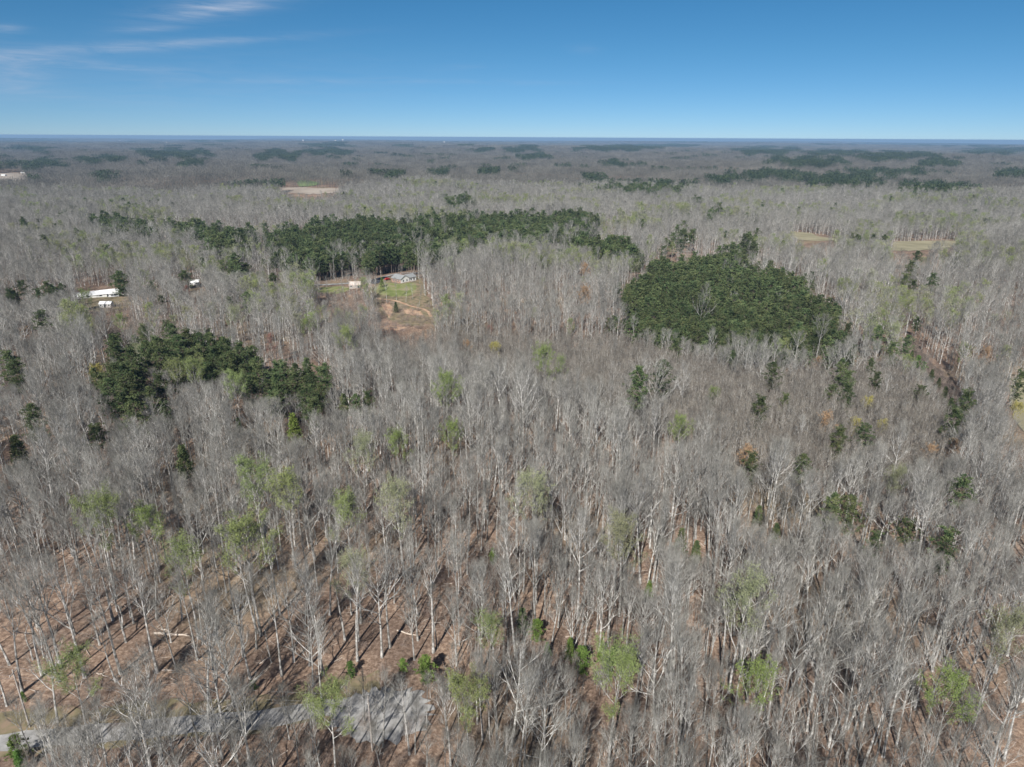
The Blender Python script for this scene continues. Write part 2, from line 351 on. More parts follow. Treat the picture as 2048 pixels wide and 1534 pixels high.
# ------------------------------------------------------------------ trees (prototypes)
def rvec(r):
    v = np.array([r.gauss(0, 1) for _ in range(3)]); return v / (np.linalg.norm(v) + 1e-9)
def sliver(mb, r, p0, p1, w, mi=0, taper=.35):
    d = p1 - p0; n = np.cross(d, rvec(r)); n /= np.linalg.norm(n) + 1e-9
    mb.quad(p0 - n * w / 2, p0 + n * w / 2, p1 + n * w * taper / 2, p1 - n * w * taper / 2, mi)
def bare_parts(seed, H, spread=.22, cb=.5, limbs=13, sub=6, ter=4, twig=5, tw=.02, asc=1.0, forks=0, r0=None, lean=0.02, leaf=0, leafsize=.13, sides=6, reach=1.0, dist='all'):
    """returns trunk, crown (twigs), foliage builders for a leafless broadleaved tree"""
    r = random.Random(seed); T = MB(); C = MB(); Fo = MB()
    r0 = r0 or H * .0115; wob = [np.array((0., 0., 0.))]
    n = 9; dx, dy = r.gauss(0, lean), r.gauss(0, lean)
    for i in range(1, n + 1):
        dx += r.gauss(0, .018); dy += r.gauss(0, .018)
        wob.append(wob[-1] + np.array((dx, dy, 1.0)) * H * .97 / n)
    rad = [max(.02, r0 * (1 - .93 * (i / n) ** 1.15)) * (1.35 if i == 0 else 1) for i in range(n + 1)]
    T.tube(wob, rad, sides)
    def at(t):
        f = t * n; i = min(n - 1, int(f)); return wob[i] * (1 - (f - i)) + wob[i + 1] * (f - i), rad[i] * (1 - (f - i)) + rad[i + 1] * (f - i)
    tips = []
    def branch(p, d, L, rr, up, k=4):
        pts = [p]; q = p; dd = d.copy()
        for i in range(k):
            dd = dd + np.array((r.gauss(0, .12), r.gauss(0, .12), up + r.gauss(0, .06))); dd /= np.linalg.norm(dd)
            q = q + dd * L / k; pts.append(q)
        return pts, dd
    az = r.uniform(0, 6.28)
    for i in range(limbs):
        f = i / max(1, limbs - 1); t = cb + (1 - cb) * (f ** .85) * .97; az += 2.4 + r.gauss(0, .3)
        p, pr = at(t); env = math.sin(math.pi * min(1, .30 + .62 * f)) ** .7 if f < .95 else .45
        L = H * spread * (1.25 + .25 * r.random()) * env * reach
        el = R(r.uniform(38, 56) + 22 * f) * asc; d = np.array((math.cos(az) * math.cos(el), math.sin(az) * math.cos(el), math.sin(el)))
        big = forks and i < forks
        if big: L *= 1.25
        pts, dd = branch(p, d, L, pr, .13)
        rr = min(pr * (.8 if big else .6), .02 + L * (.022 if big else .0165))
        T.tube(pts, [rr * (1 - .17 * j) for j in range(5)], 4 if sides > 4 else 3)
        for j in range(sub):
            g = .22 + .78 * (j + r.random() * .6) / sub; ii = min(3, int(g * 4)); q = pts[ii] + (pts[ii + 1] - pts[ii]) * (g * 4 - ii) if g < 1 else pts[-1]
            base = pts[ii + 1] - pts[ii]; base /= np.linalg.norm(base)
            d2 = base + rvec(r) * .6 + np.array((0, 0, .22)); d2 /= np.linalg.norm(d2)
            L2 = L * (.5 - .22 * g) * r.uniform(.8, 1.25) + .5
            p2, _ = branch(q, d2, L2, 0, .1, 3)
            if tw < .05:
                T.tube(p2, [rr * .42 + .01, rr * .32 + .01, rr * .2 + .008, .01], 3, 0, False)
            else:
                for s in range(3): sliver(C, r, p2[s], p2[s + 1], tw * 1.5)
            for k in range(ter):
                g2 = (k + .5 + r.random() * .5) / ter; jj = min(2, int(g2 * 3)); q2 = p2[jj] + (p2[jj + 1] - p2[jj]) * min(1, g2 * 3 - jj)
                b2 = p2[jj + 1] - p2[jj]; b2 /= np.linalg.norm(b2)
                d3 = b2 + rvec(r) * .62 + np.array((0, 0, .22)); d3 /= np.linalg.norm(d3); L3 = r.uniform(.7, 1.5) * (H / 24)
                e3 = q2 + d3 * L3; sliver(C, r, q2, e3, tw * 1.25); tips.append(e3)
                for w_ in range(twig):
                    s0 = q2 + (e3 - q2) * r.uniform(.25, 1); d4 = d3 + rvec(r) * .6 + np.array((0, 0, .15)); d4 /= np.linalg.norm(d4)
                    e4 = s0 + d4 * r.uniform(.5, 1.15) * (H / 24); sliver(C, r, s0, e4, tw * .8, 0, .5); tips.append(e4)
    if leaf:
        for _ in range(leaf):
            p = r.choice(tips) + rvec(r) * r.uniform(0, .6); s = leafsize * r.uniform(.6, 1.4); a = rvec(r) * s; b = rvec(r) * s
            Fo.tri(p - a, p + a * .5 + b, p + a * .5 - b * .8)
    return T, C, Fo
def pine_parts(seed, H, spread=.16, cb=.45, clumps=190, per=24, q=.26, shape='round', rc=.62):
    r = random.Random(seed); T = MB(); C = MB(); lob = [r.uniform(.62, 1.2) for _ in range(7)]
    n = 6; wob = [np.array((0., 0., 0.))]
    for i in range(n): wob.append(wob[-1] + np.array((r.gauss(0, .012), r.gauss(0, .012), 1)) * H * .96 / n)
    T.tube(wob, [max(.04, H * .010 * (1 - .85 * i / n)) for i in range(n + 1)], 5)
    for i in range(clumps):
        f = (i + r.random()) / clumps; f = f ** .8; z = H * (cb + (1 - cb) * f * .96)
        if shape == 'cone': env = (1 - f) ** .8 * 1.0 + .08
        else: env = (math.sin(math.pi * min(1, .16 + .80 * f)) ** .75) if f < .93 else .42
        a = i * 2.4 + r.gauss(0, .4); rr = H * spread * env * (r.uniform(.35, 1.12) if shape != 'cone' else r.uniform(.5, 1.05))
        if shape != 'cone': rr *= lob[int((a % 6.283) / 6.284 * 7)] * (.8 + .4 * math.sin(f * 19 + seed))
        c = np.array((math.cos(a) * rr, math.sin(a) * rr, z + rr * .12)); base = np.array((wob[-1][0] * z / H, wob[-1][1] * z / H, z - rr * .25))
        if i % 2 == 0 and per > 8: T.tube([base, c], [.05, .02], 3, 0, False)
        rx = rc * r.uniform(.7, 1.3)
        for _ in range(per):
            o = rvec(r) * rx * r.random() ** .5; o[2] *= .55; p = c + o; s = q * r.uniform(.7, 1.4)
            u_ = rvec(r); u_[2] = abs(u_[2]) * .6 + .2; v_ = np.cross(u_, rvec(r)); v_ /= np.linalg.norm(v_) + 1e-9
            C.quad(p - v_ * s * .22, p + v_ * s * .22, p + u_ * s + v_ * s * .35, p + u_ * s - v_ * s * .35)
    return T, C
def join(*mbs):
    o = MB()
    for i, b in enumerate(mbs):
        n = len(o.v); o.v += b.v; o.f += [tuple(n + k for k in f) for f in b.f]; o.m += [i] * len(b.f)
    return o
# near prototypes: list of (trunk mesh, crown mesh, foliage mesh, joined mesh)
def snag_parts(seed, H):
    r = random.Random(seed); T, C = MB(), MB(); pts = [np.array((r.gauss(0, .1) * i, r.gauss(0, .1) * i, H * i / 6)) for i in range(7)]
    T.tube(pts, [.26 - .028 * i for i in range(7)], 6)
    for _ in range(9):
        i = r.randrange(2, 6); d = rvec(r); d[2] = abs(d[2]) * .8; p = pts[i]; q = p + d * r.uniform(1, 3.4); C.tube([p, (p + q) / 2 + rvec(r) * .25, q], [.07, .05, .02], 4, 0, False)
        for _ in range(2): sliver(C, r, q, q + (d + rvec(r) * .6) * 1.1, .03)
    return T, C, MB()
NEAR_SPECS = [dict(H=25, spread=.17, cb=.56, limbs=14, asc=1.05), dict(H=23, spread=.24, cb=.42, limbs=13, forks=3, asc=.92),
    dict(H=26, spread=.15, cb=.60, limbs=12, asc=1.12), dict(H=22, spread=.27, cb=.38, limbs=14, forks=4, asc=.85),
    dict(H=24, spread=.19, cb=.50, limbs=15, forks=2), dict(H=20, spread=.20, cb=.45, limbs=11, lean=.05, asc=1.0),
    dict(H=25, spread=.21, cb=.48, limbs=13, forks=2, asc=1.1), dict(H=18, spread=.15, cb=.40, limbs=12, lean=.04, asc=1.08),
    dict(H=12, spread=.1), dict(H=14, spread=.22, cb=.12, limbs=16, forks=5, asc=1.15, r0=.16), dict(H=23, spread=.20, cb=.33, limbs=18, lean=.03, asc=.9)]
near = []
for i, s in enumerate(NEAR_SPECS):
    T, C, _ = snag_parts(7, 12) if i == 8 else bare_parts(100 + i, **{**s, 'spread': s['spread'] * .96})
    near.append((T.mesh('tree_trunk', [M['bark']]), C.mesh('tree_crown', [M['twig']]), join(T, C).mesh('bare_tree', [M['bark'], M['twig']]), s['H']))
leafy = []   # trees coming into leaf, two colours of leaf
for i, (s, mm, nl, ls) in enumerate([(dict(H=24, spread=.24, cb=.56, limbs=13, asc=1.0), 'leaf', 13000, .10), (dict(H=22, spread=.24, cb=.55, limbs=13), 'leaf', 8000, .10),
        (dict(H=20, spread=.29, cb=.5, limbs=12), 'leafbright', 9000, .11), (dict(H=23, spread=.25, cb=.45, limbs=13, forks=2), 'olive', 10000, .10),
        (dict(H=11, spread=.36, cb=.3, limbs=10, sub=5, ter=3), 'yellow', 4600, .14), (dict(H=11, spread=.34, cb=.3, limbs=10, sub=5, ter=3), 'orange', 3600, .15),
        (dict(H=13, spread=.22, cb=.35, limbs=10, sub=5, ter=3), 'pink', 3500, .12)]):
    T, C, Fo = bare_parts(200 + i, leaf=nl, leafsize=ls, **s)
    leafy.append((T.mesh('tree_trunk', [M['bark']]), C.mesh('tree_crown', [M['twig']]), Fo.mesh('tree_foliage', [M[mm]]), s['H'],
                  join(T, C, Fo).mesh('leafing_tree', [M['bark'], M['twig'], M[mm]])))
pines = []
for i, s in enumerate([dict(H=21, spread=.19, cb=.38), dict(H=20, spread=.16, cb=.42, clumps=150), dict(H=22, spread=.22, cb=.34, clumps=230), dict(H=17, spread=.20, cb=.25, clumps=170),
                       dict(H=19, spread=.235, cb=.5, clumps=150)]):
    T, C = pine_parts(300 + i, **s); pines.append((T.mesh('pine_trunk', [M['pinebark']]), C.mesh('pine_crown', [M['needle']]), s['H'], join(T, C).mesh('pine_tree', [M['pinebark'], M['needle']])))
cedars = []
for i, (s, mm) in enumerate([(dict(H=10, spread=.2, cb=.06, clumps=120, per=26, q=.26, shape='cone', rc=.5), 'cedar'), (dict(H=9, spread=.26, cb=.05, clumps=120, per=24, q=.26, shape='round', rc=.55), 'cedar'),
                             (dict(H=11, spread=.22, cb=.05, clumps=130, per=24, q=.28, shape='cone', rc=.6), 'needle'),
                             (dict(H=15, spread=.42, cb=.05, clumps=330, per=24, q=.36, shape='round', rc=.85), 'needle')]):
    T, C = pine_parts(330 + i, **s); cedars.append((T.mesh('cedar_trunk', [M['pinebark']]), C.mesh('cedar_crown', [M[mm]]), s['H'], join(T, C).mesh('cedar_tree', [M['pinebark'], M[mm]])))

# ---- forest masses: unlinked prototype objects that the "stuff" forests draw
def proto_coll(name, meshes):
    c = bpy.data.collections.new(name)
    for i, me in enumerate(meshes):
        o = bpy.data.objects.new("%s_%02d" % (name, i), me); c.objects.link(o)
    return c
mid = []
for i, s in enumerate(NEAR_SPECS[:6]):
    T, C, _ = bare_parts(400 + i, s['H'], spread=s['spread'] * 1.05, cb=s['cb'], limbs=10, sub=5, ter=3, twig=6, tw=.042, asc=s.get('asc', 1), forks=s.get('forks', 0), sides=4)
    mid.append(join(T, C).mesh('bare_tree_mid', [M['bark'], M['twig']]))
midol = []
for i, mm in enumerate(['olive', 'leaf']):
    T, C, Fo = bare_parts(420 + i, 22, spread=.21, cb=.45, limbs=10, sub=5, ter=3, twig=3, tw=.045, sides=4, leaf=1500, leafsize=.2)
    midol.append(join(T, C, Fo).mesh('leafing_tree_mid', [M['bark'], M['twig'], M[mm]]))
sap = []   # thin young trees of the thicket
for i in range(3):
    o = MB(); r = random.Random(440 + i)
    for k in range(4):
        T, C, _ = bare_parts(450 + i * 5 + k, r.uniform(9, 13), spread=.13, cb=.35, limbs=8, sub=3, ter=2, twig=5, tw=.04, sides=3, r0=.06, asc=1.1)
        o.add(join(T, C), (r.uniform(-2.4, 2.4), r.uniform(-2.4, 2.4), 0), 1, r.uniform(0, 6))
    sap.append(o.mesh('sapling_clump', [M['bark'], M['thicket']]))
def far_tree(r, H, w, n):
    o = MB(); c = np.array((0, 0, H * .68)); sliver(o, r, np.array((0, 0, 0.)), np.array((0, 0, H * .6)), w * 1.1, 0, .7)
    for _ in range(n):
        v = rvec(r); p = c + np.array((v[0] * H * .16, v[1] * H * .16, v[2] * H * .26)) * r.random() ** .33
        d = np.array((v[0] * .5, v[1] * .5, .6 + r.random() * .6)); sliver(o, r, p, p + d * H * .12, w, 1 if False else 0, .5)
    return o
def far_pine(r, H, s, n):
    o = MB()
    for _ in range(n):
        v = rvec(r); p = np.array((v[0] * H * .17, v[1] * H * .17, H * .68 + v[2] * H * .28)); a = rvec(r) * s; b = rvec(r) * s
        o.quad(p - a, p - b, p + a, p + b)
    return o
def tile(seed, size, n, kind, w, nn):
    r = random.Random(seed); o = MB(); kinds = [far_tree(r, 22, w, nn) if kind == 'bare' else far_pine(r, 20, w, nn) for _ in range(6)]
    g = int(math.sqrt(n)); st = size / g
    for i in range(g):
        for j in range(g):
            o.add(kinds[r.randrange(6)], ((i + r.random()) * st - size / 2, (j + r.random()) * st - size / 2, 0), r.uniform(.72, 1.18), r.uniform(0, 6.28))
    return o
tb = [tile(500 + i, 26, 16, 'bare', .3, 24).mesh('far_wood', [M['farwood']]) for i in range(4)]
tp = [tile(510 + i, 26, 18, 'pine', 1.1, 34).mesh('far_pines', [M['farneedle']]) for i in range(2)]
tB = [tile(520 + i, 128, 225, 'bare', 1.2, 8).mesh('far_wood_wide', [M['farwood']]) for i in range(3)]
tP = [tile(530 + i, 128, 225, 'pine', 2.6, 9).mesh('far_pines_wide', [M['farneedle']]) for i in range(2)]
pm = []
for i in range(3):
    T, C = pine_parts(540 + i, [20, 18, 21][i], spread=.22, cb=.38, clumps=80, per=10, q=.55, rc=.8); pm.append(join(T, C).mesh('pine_mid', [M['pinebark'], M['needle']]))
bc = []
for i in range(3):
    r = random.Random(560 + i); o = MB()
    for k in range(60):
        a = r.uniform(0, 6.28); q = r.random() ** .5 * 1.3; p = np.array((math.cos(a) * q, math.sin(a) * q, 0.)); t = p + np.array((r.gauss(0, .5), r.gauss(0, .5), r.uniform(.7, 2.1)))
        sliver(o, r, p, t, .03)
        for _ in range(2): s0 = p + (t - p) * r.uniform(.3, .9); sliver(o, r, s0, s0 + rvec(r) * .6 + np.array((0, 0, .3)), .022)
    bc.append(o.mesh('brush_clump', [M['brush']]))

def scatter(name, coll, P, props):
    """one object whose geometry nodes draw a prototype at every point; P rows: x y z rot scalexy scalez index"""
    me = bpy.data.meshes.new(name); P = np.array(P, dtype=np.float64); n = len(P)
    me.vertices.add(n); me.vertices.foreach_set('co', P[:, :3].astype(np.float32).ravel())
    a = me.attributes.new('rz', 'FLOAT', 'POINT'); a.data.foreach_set('value', P[:, 3].astype(np.float32))
    a = me.attributes.new('scl', 'FLOAT_VECTOR', 'POINT'); a.data.foreach_set('vector', np.stack([P[:, 4], P[:, 4], P[:, 5]], 1).astype(np.float32).ravel())
    a = me.attributes.new('idx', 'INT', 'POINT'); a.data.foreach_set('value', P[:, 6].astype(np.int32))
    o = link(name, me, **props)
    ng = bpy.data.node_groups.new(name, 'GeometryNodeTree')
    ng.interface.new_socket('Geometry', in_out='INPUT', socket_type='NodeSocketGeometry'); ng.interface.new_socket('Geometry', in_out='OUTPUT', socket_type='NodeSocketGeometry')
    N = ng.nodes; L = ng.links; gi = N.new('NodeGroupInput'); go = N.new('NodeGroupOutput'); ip = N.new('GeometryNodeInstanceOnPoints')
    ci = N.new('GeometryNodeCollectionInfo'); ci.inputs['Collection'].default_value = coll; ci.inputs['Separate Children'].default_value = True; ci.inputs['Reset Children'].default_value = True
    def na(nm, ty):
        x = N.new('GeometryNodeInputNamedAttribute'); x.data_type = ty; x.inputs['Name'].default_value = nm; return [s for s in x.outputs if s.enabled][0]
    cx = N.new('ShaderNodeCombineXYZ'); L.new(na('rz', 'FLOAT'), cx.inputs[2]); er = N.new('FunctionNodeEulerToRotation'); L.new(cx.outputs[0], er.inputs[0])
    L.new(gi.outputs[0], ip.inputs['Points']); L.new(ci.outputs[0], ip.inputs['Instance']); ip.inputs['Pick Instance'].default_value = True
    L.new(na('idx', 'INT'), ip.inputs['Instance Index']); L.new(er.outputs[0], ip.inputs['Rotation']); L.new(na('scl', 'FLOAT_VECTOR'), ip.inputs['Scale'])
    L.new(ip.outputs[0], go.inputs[0]); md = o.modifiers.new('scatter', 'NODES'); md.node_group = ng
    return o

# ------------------------------------------------------------------ where things grow (outlines as seen in the photo, laid on the land)
PINE = [ # (outline of the stand, share of pines)
 ([(1232,592),(1262,556),(1300,526),(1318,512),(1400,503),(1430,498),(1475,515),(1500,530),(1560,540),(1590,545),(1640,582),(1690,632),(1700,662),(1600,682),(1500,672),(1400,668),(1330,662),(1262,630)], .93), ([(1205,600),(1240,540),(1300,505),(1400,485),(1480,490),(1600,520),(1670,560),(1730,640),(1740,690),(1600,712),(1480,700),(1380,698),(1290,685),(1225,640)], .16),
 ([(1430,510),(1470,480),(1500,462),(1530,462),(1500,490),(1475,512)], .8),
 ([(702,508),(760,490),(850,482),(990,455),(1000,475),(900,488),(850,505),(800,518),(705,526)], .88),
 ([(810,442),(900,428),(1000,430),(1170,424),(1182,442),(1100,470),(1000,474),(930,462),(850,470)], .82),
 ([(1000,478),(1060,462),(1110,470),(1060,488),(1010,490)], .85), ([(1130,468),(1180,472),(1262,482),(1262,505),(1190,498),(1140,482)], .95),
 ([(520,465),(620,450),(700,438),(800,440),(820,478),(700,486),(620,500),(540,500)], .92), ([(520,500),(600,492),(670,500),(680,512),(600,520),(540,515)], .9),
 ([(178,428),(230,432),(262,440),(312,455),(300,475),(220,468)], .85), ([(330,450),(420,452),(500,462),(490,490),(420,492),(390,472)], .8),
 ([(1338,455),(1375,455),(1385,485),(1345,490)], .7), ([(205,660),(250,670),(330,645),(400,655),(480,680),(520,700),(600,715),(640,735),(640,775),(600,785),(540,765),(480,735),(420,715),(330,715),(275,745),(275,785),(245,790),(205,745)], .5), ([(180,640),(330,620),(480,655),(680,720),(690,820),(600,830),(520,780),(430,745),(330,745),(300,830),(230,850),(180,760)], .12), ([(445,520),(500,515),(520,545),(460,545)], .6)]
STREAK = [(273,424,309,7),(202,253,318,4),(155,195,323,4),(359,407,329,4),(513,602,311,7),(615,700,305,5),(612,700,291,3),(373,480,281,2.5),(24,99,298,3),(0,30,345,9),(40,126,331,6),
 (650,700,306,4),(797,820,292,3),(955,985,301,4),(1012,1077,299,5),(1036,1100,315,5),(1156,1300,298,3.5),(1231,1350,292,2.2),(1170,1210,356,5),(1190,1390,376,7),(1214,1250,330,4),
 (776,800,351,4),(865,890,347,3),(968,990,343,4),(880,950,400,8),(1300,1388,292,2),(1483,1592,303,6),(1618,1720,307,4),(1720,1877,312,4),(1716,1811,319,3),(1537,1694,325,7),
 (1837,1914,327,6),(1932,2048,303,5),(1680,1862,347,4),(1490,1592,352,7),(1596,1778,363,10),(1793,1939,378,8),(1420,1472,360,8),(1998,2048,349,6),(1384,1406,405,6),(1417,1446,425,7),
 (160,200,277,1.5),(500,700,278,1.2),(900,1000,281,1.2),(1850,2048,290,2)]
THICKET = [(690,650),(900,640),(1245,640),(1330,670),(1500,710),(1700,710),(1800,700),(1900,790),(1910,860),(1800,920),(1600,900),(1420,850),(1290,800),(1180,755),(1000,720),(800,700)]
CUTLINE = [(1795,672),(1830,690),(1880,735),(1925,790),(1900,830),(1885,800),(1850,750),(1810,705)]
NOTREE = [[(470,577),(620,567),(700,562),(750,554),(800,543),(885,543),(885,552),(800,552),(750,563),(700,571),(620,576),(470,586)],[(-40,1475),(300,1452),(600,1428),(690,1400),(760,1368),(850,1372),(870,1410),(840,1440),(760,1445),(650,1440),(300,1478),(-40,1508)]]
CLEAR = [([(742,556),(830,552),(842,575),(850,600),(868,626),(866,638),(830,646),(800,640),(775,632),(762,612),(748,600)],552),([(624,575),(700,558),(728,560),(724,580),(698,584),(670,590),(640,588)],560),
 ([(152,578),(256,570),(258,592),(228,614),(202,614),(156,604)],574),
 ([(1782,484),(1900,480),(1925,488),(1880,496),(1790,500)],480),([(1585,464),(1640,470),(1690,478),(1640,482),(1590,476)],462),([(2030,762),(2160,760),(2180,860),(2040,870)],750),
 ([(548,380),(600,376),(640,377),(692,379),(640,385),(600,387)],374),([(-60,350),(20,345),(58,347),(50,357),(-60,364)],344),
([(1330,500),(1392,502),(1392,506),(1330,505)],499),([(374,559),(402,559),(402,570),(374,570)],566)]
# openings in front of dark stands: trees nearer than these stay low
LOWFRONT = [[(200,655),(330,640),(480,670),(655,720),(655,800),(560,790),(480,745),(420,735),(300,745),(290,820),(235,820),(195,740)],
 [(1232,592),(1262,556),(1318,515),(1470,510),(1640,585),(1695,640),(1690,690),(1600,705),(1400,690),(1330,675),(1262,640)],
 [(175,430),(310,450),(500,460),(520,462),(820,440),(1180,425),(1260,480),(1262,505),(1000,485),(850,535),(700,560),(640,545),(500,545),(480,490),(300,478),(220,470)],
 [(1800,672),(1830,690),(1885,740),(1925,790),(1908,822),(1870,770),(1815,705)]]
OPEN = [(-60,1190),(300,1170),(560,1150),(860,1140),(930,1210),(900,1370),(640,1400),(300,1440),(-60,1450)]
OPEN2 = [(1150,1390),(1260,1380),(1290,1440),(1200,1534),(1100,1534)]
def jgrid(rg, s, r0, r1, half=44.0, jit=.42):
    gx = np.arange(-r1, r1, s); gy = np.arange(0, r1, s); X, Y = np.meshgrid(gx, gy); X = X.ravel() + rg.uniform(-jit, jit, X.size) * s; Y = Y.ravel() + rg.uniform(-jit, jit, Y.size) * s
    d = np.hypot(X, Y); k = (d >= r0) & (d < r1) & (np.abs(np.degrees(np.arctan2(X, Y))) < half); return X[k], Y[k]
rg = np.random.default_rng(11)
def keep_low(x, y, z, H):
    """how far a tree must be cut down so that it does not hide the marked trees and stands behind it (1 = not at all)"""
    d = math.hypot(x, y); f = 1.0; ub_, vb_ = proj(x, y, z); ut_, vt_ = proj(x, y, z + H); ub_, vb_, ut_, vt_ = float(ub_), float(vb_), float(ut_), float(vt_)
    w = .15 * H * FPX / d
    for (mu, v0, v1, hw, dm) in MARK:
        if d < dm - 1.5 and vt_ < v1 and vb_ > v0 and abs(ut_ - mu) < hw + w * .8: f = min(f, max(0, (vb_ - v1) / (vb_ - vt_)))
    for pi, p in enumerate(LOWFRONT):
        if math.sin(x * 12.9 + y * 78.2) * .5 + .5 < (.15, .15, .18, .2)[pi]: continue
        q = np.array(p, float)
        if vt_ > q[:, 1].max() or vb_ < q[:, 1].min() or not q[:, 0].min() < ut_ < q[:, 0].max(): continue
        for k in range(12):
            t = 1 - k / 12
            if inpoly(np.array([ub_ + (ut_ - ub_) * t]), np.array([vb_ + (vt_ - vb_) * t]), p)[0]: f = min(f, max(t - .08, 0)) 
    return f
MARK = []
def mark(x, y, H, part=.45, wd=.17):
    z = gz(x, y); mu, v0 = proj(x, y, z + H); _, v1 = proj(x, y, z + H * (1 - part)); MARK.append((float(mu), float(v0), float(v1), wd * H * FPX / math.hypot(x, y), math.hypot(x, y)))
BARE, PINES = [], []      # candidate records: dict-like tuples
used = []                 # places taken by hand-placed trees
def occupied(X, Y, rad=2.6):
    k = np.zeros(X.shape, bool)
    for (x, y, q) in used: k |= (X - x) ** 2 + (Y - y) ** 2 < (q * rad) ** 2
    return k
# ---- hand-placed trees, where the photo shows them
def place(mesh_parts, name, label, cat, x, y, H, H0, rz, group=None, lean=(0, 0)):
    s = H / H0; t = thing(name, label, cat, (x, y, gz(x, y) - .1), rz, group); t.scale = (s, s, s); t.rotation_euler = (lean[0], lean[1], rz)
    for pn, me in mesh_parts: link(pn, me, t)
    return t
def base_of_top(u, v, H):
    return unproj(u, v, H)
# trees in leaf: crown top pixel, height, prototype, label
LEAF = [(365,1108,21,1,'long clean-trunked tree with a faint green crown above the pale fallen log'), (492,1068,25,0,'tall straight tree with a dense yellow-green crown above the open wood'),
 (296,1040,17,2,'bright green round-crowned tree standing out among bare grey trees above the open wood'), (192,1022,23,0,'yellow-green tree left of the bright green round-crowned tree'),
 (508,950,24,0,'largest of the two broad light green crowns side by side in the bare wood'), (572,974,22,1,'smaller of the two broad light green crowns side by side in the bare wood'),
 (694,1015,21,1,'slender tree with small light green crown right of the broad green pair'), (798,990,22,3,'olive-budded tree between tall bare trunks on the middle slope'), (704,1128,19,3,'faintly green tree over the dark striped shadows of the open wood'),
 (905,866,15,2,'small bright green crown poking between bare grey trees on the ridge'), (798,884,15,2,'small green crown left of the ridge of tall bare trees'), (893,770,20,2,'wide bright green crown behind the ridge of bare trees'),
 (1092,715,20,2,'wide light green crown in front of the young grey thicket'), (1120,725,15,1,'small green crown touching the wide light green crown by the thicket'), (692,670,20,0,'light green crown in the wood below the house with the brick wall'),
 (1062,970,23,3,'tall olive-green tree in the middle of the bare slope'), (1250,1060,22,3,'pale olive tree above the row of bright green cedars'), (978,1255,15,1,'green-crowned tree beside the long shadows right of the open wood'),
 (1231,1330,21,0,'tall forked tree with fresh green leaves just below the bright cedars'), (936,1385,18,0,'green-leafed tree right of the gravel turnaround'), (655,1402,17,0,'yellow-green tree hiding the gravel road beside the turnaround'),
 (139,1335,17,0,'green-leafed double-trunk tree beside the gravel road by the utility pole'), (1505,1358,16,2,'vivid green tree low in the bare wood right of the tall forked leafing tree'), (1905,1380,17,2,'green tree low in the bare wood near the frame corner'),
 (1487,1185,23,3,'tall tree with pale green haze of buds among white trunks'), (2010,1250,20,3,'olive-green budding tree at the edge of the bare wood'), (722,893,20,3,'faint olive tree in front of the dark pines'), (1360,850,15,2,'small green tree at the ridge beside the young thicket'),
 (470,762,20,0,'light green tree in the hollow of the curved pine stand'), (388,733,18,0,'green tree under the curved stand of dark pines'), (350,735,17,1,'pale green tree beneath the left arm of the curved pine stand'),
 (1425,785,10,2,'small lime-green tree under a lone pine in the thicket'), (1790,950,16,3,'olive bush-like tree among bare trees by the pair of pines'), (470,625,18,3,'olive-green crown on the slope below the white trailer'), (240,640,13,2,'small bright green crown below the white shed'),
 (170,590,18,0,'yellow-green crown in front of the long white trailer'), (610,650,13,2,'small vivid green crown in the wood left of the clay bank'), (280,700,16,3,'pale olive crown left of the curved pine stand')]
AC = [(192,742,10,4,'bright yellow blossoming tree left of the curved stand of dark pines','yellow tree'), (990,697,11,4,'yellow-green blossoming tree at the near edge of the thicket','yellow tree'), (1735,806,9,4,'ochre-yellow small tree in the right of the thicket','yellow tree'),
 (1650,838,10,5,'orange-leaved small tree beside the two ochre bushes','orange tree'), (1712,848,8,4,'low yellow bush left behind the paired pines','yellow tree'), (1765,852,8,4,'low yellow bush right of the paired pines','yellow tree'),
 (1636,722,8,5,'small orange tree below the square pine plantation','orange tree'), (1908,892,9,5,'orange-tinted small tree in the grey wood far from the pines','orange tree'), (1862,902,8,5,'little orange sapling crown left of its orange neighbour','orange tree'),
 (1170,585,14,5,'pale orange dry-leaved tree in the wood right of the clay bank','orange tree'), (1170,535,12,5,'upper pale orange dry-leaved tree above its larger neighbour','orange tree'), (52,664,10,5,'orange crown among bare trees at the edge of the wood','orange tree'),
 (372,576,10,6,'dusky red budding tree below the small pale house','red tree'), (1495,905,9,5,'faint orange sapling crown under tall white trees','orange tree'), (540,675,12,6,'reddish budding tree behind the curved pine stand','red tree'),
 (935,690,9,5,'tan dry-leaved tree left of the yellow-green blossoming tree','orange tree'), (785,662,9,6,'dark red budding tree below the bare soil patch','red tree'), (980,655,9,6,'pinkish budding tree in the wood below the clay path','red tree'),
 (2035,815,8,4,'yellow bush by the dry field at the wood edge','yellow tree'), (1975,705,11,5,'tawny tree in the pale wood above the dry field','orange tree')]
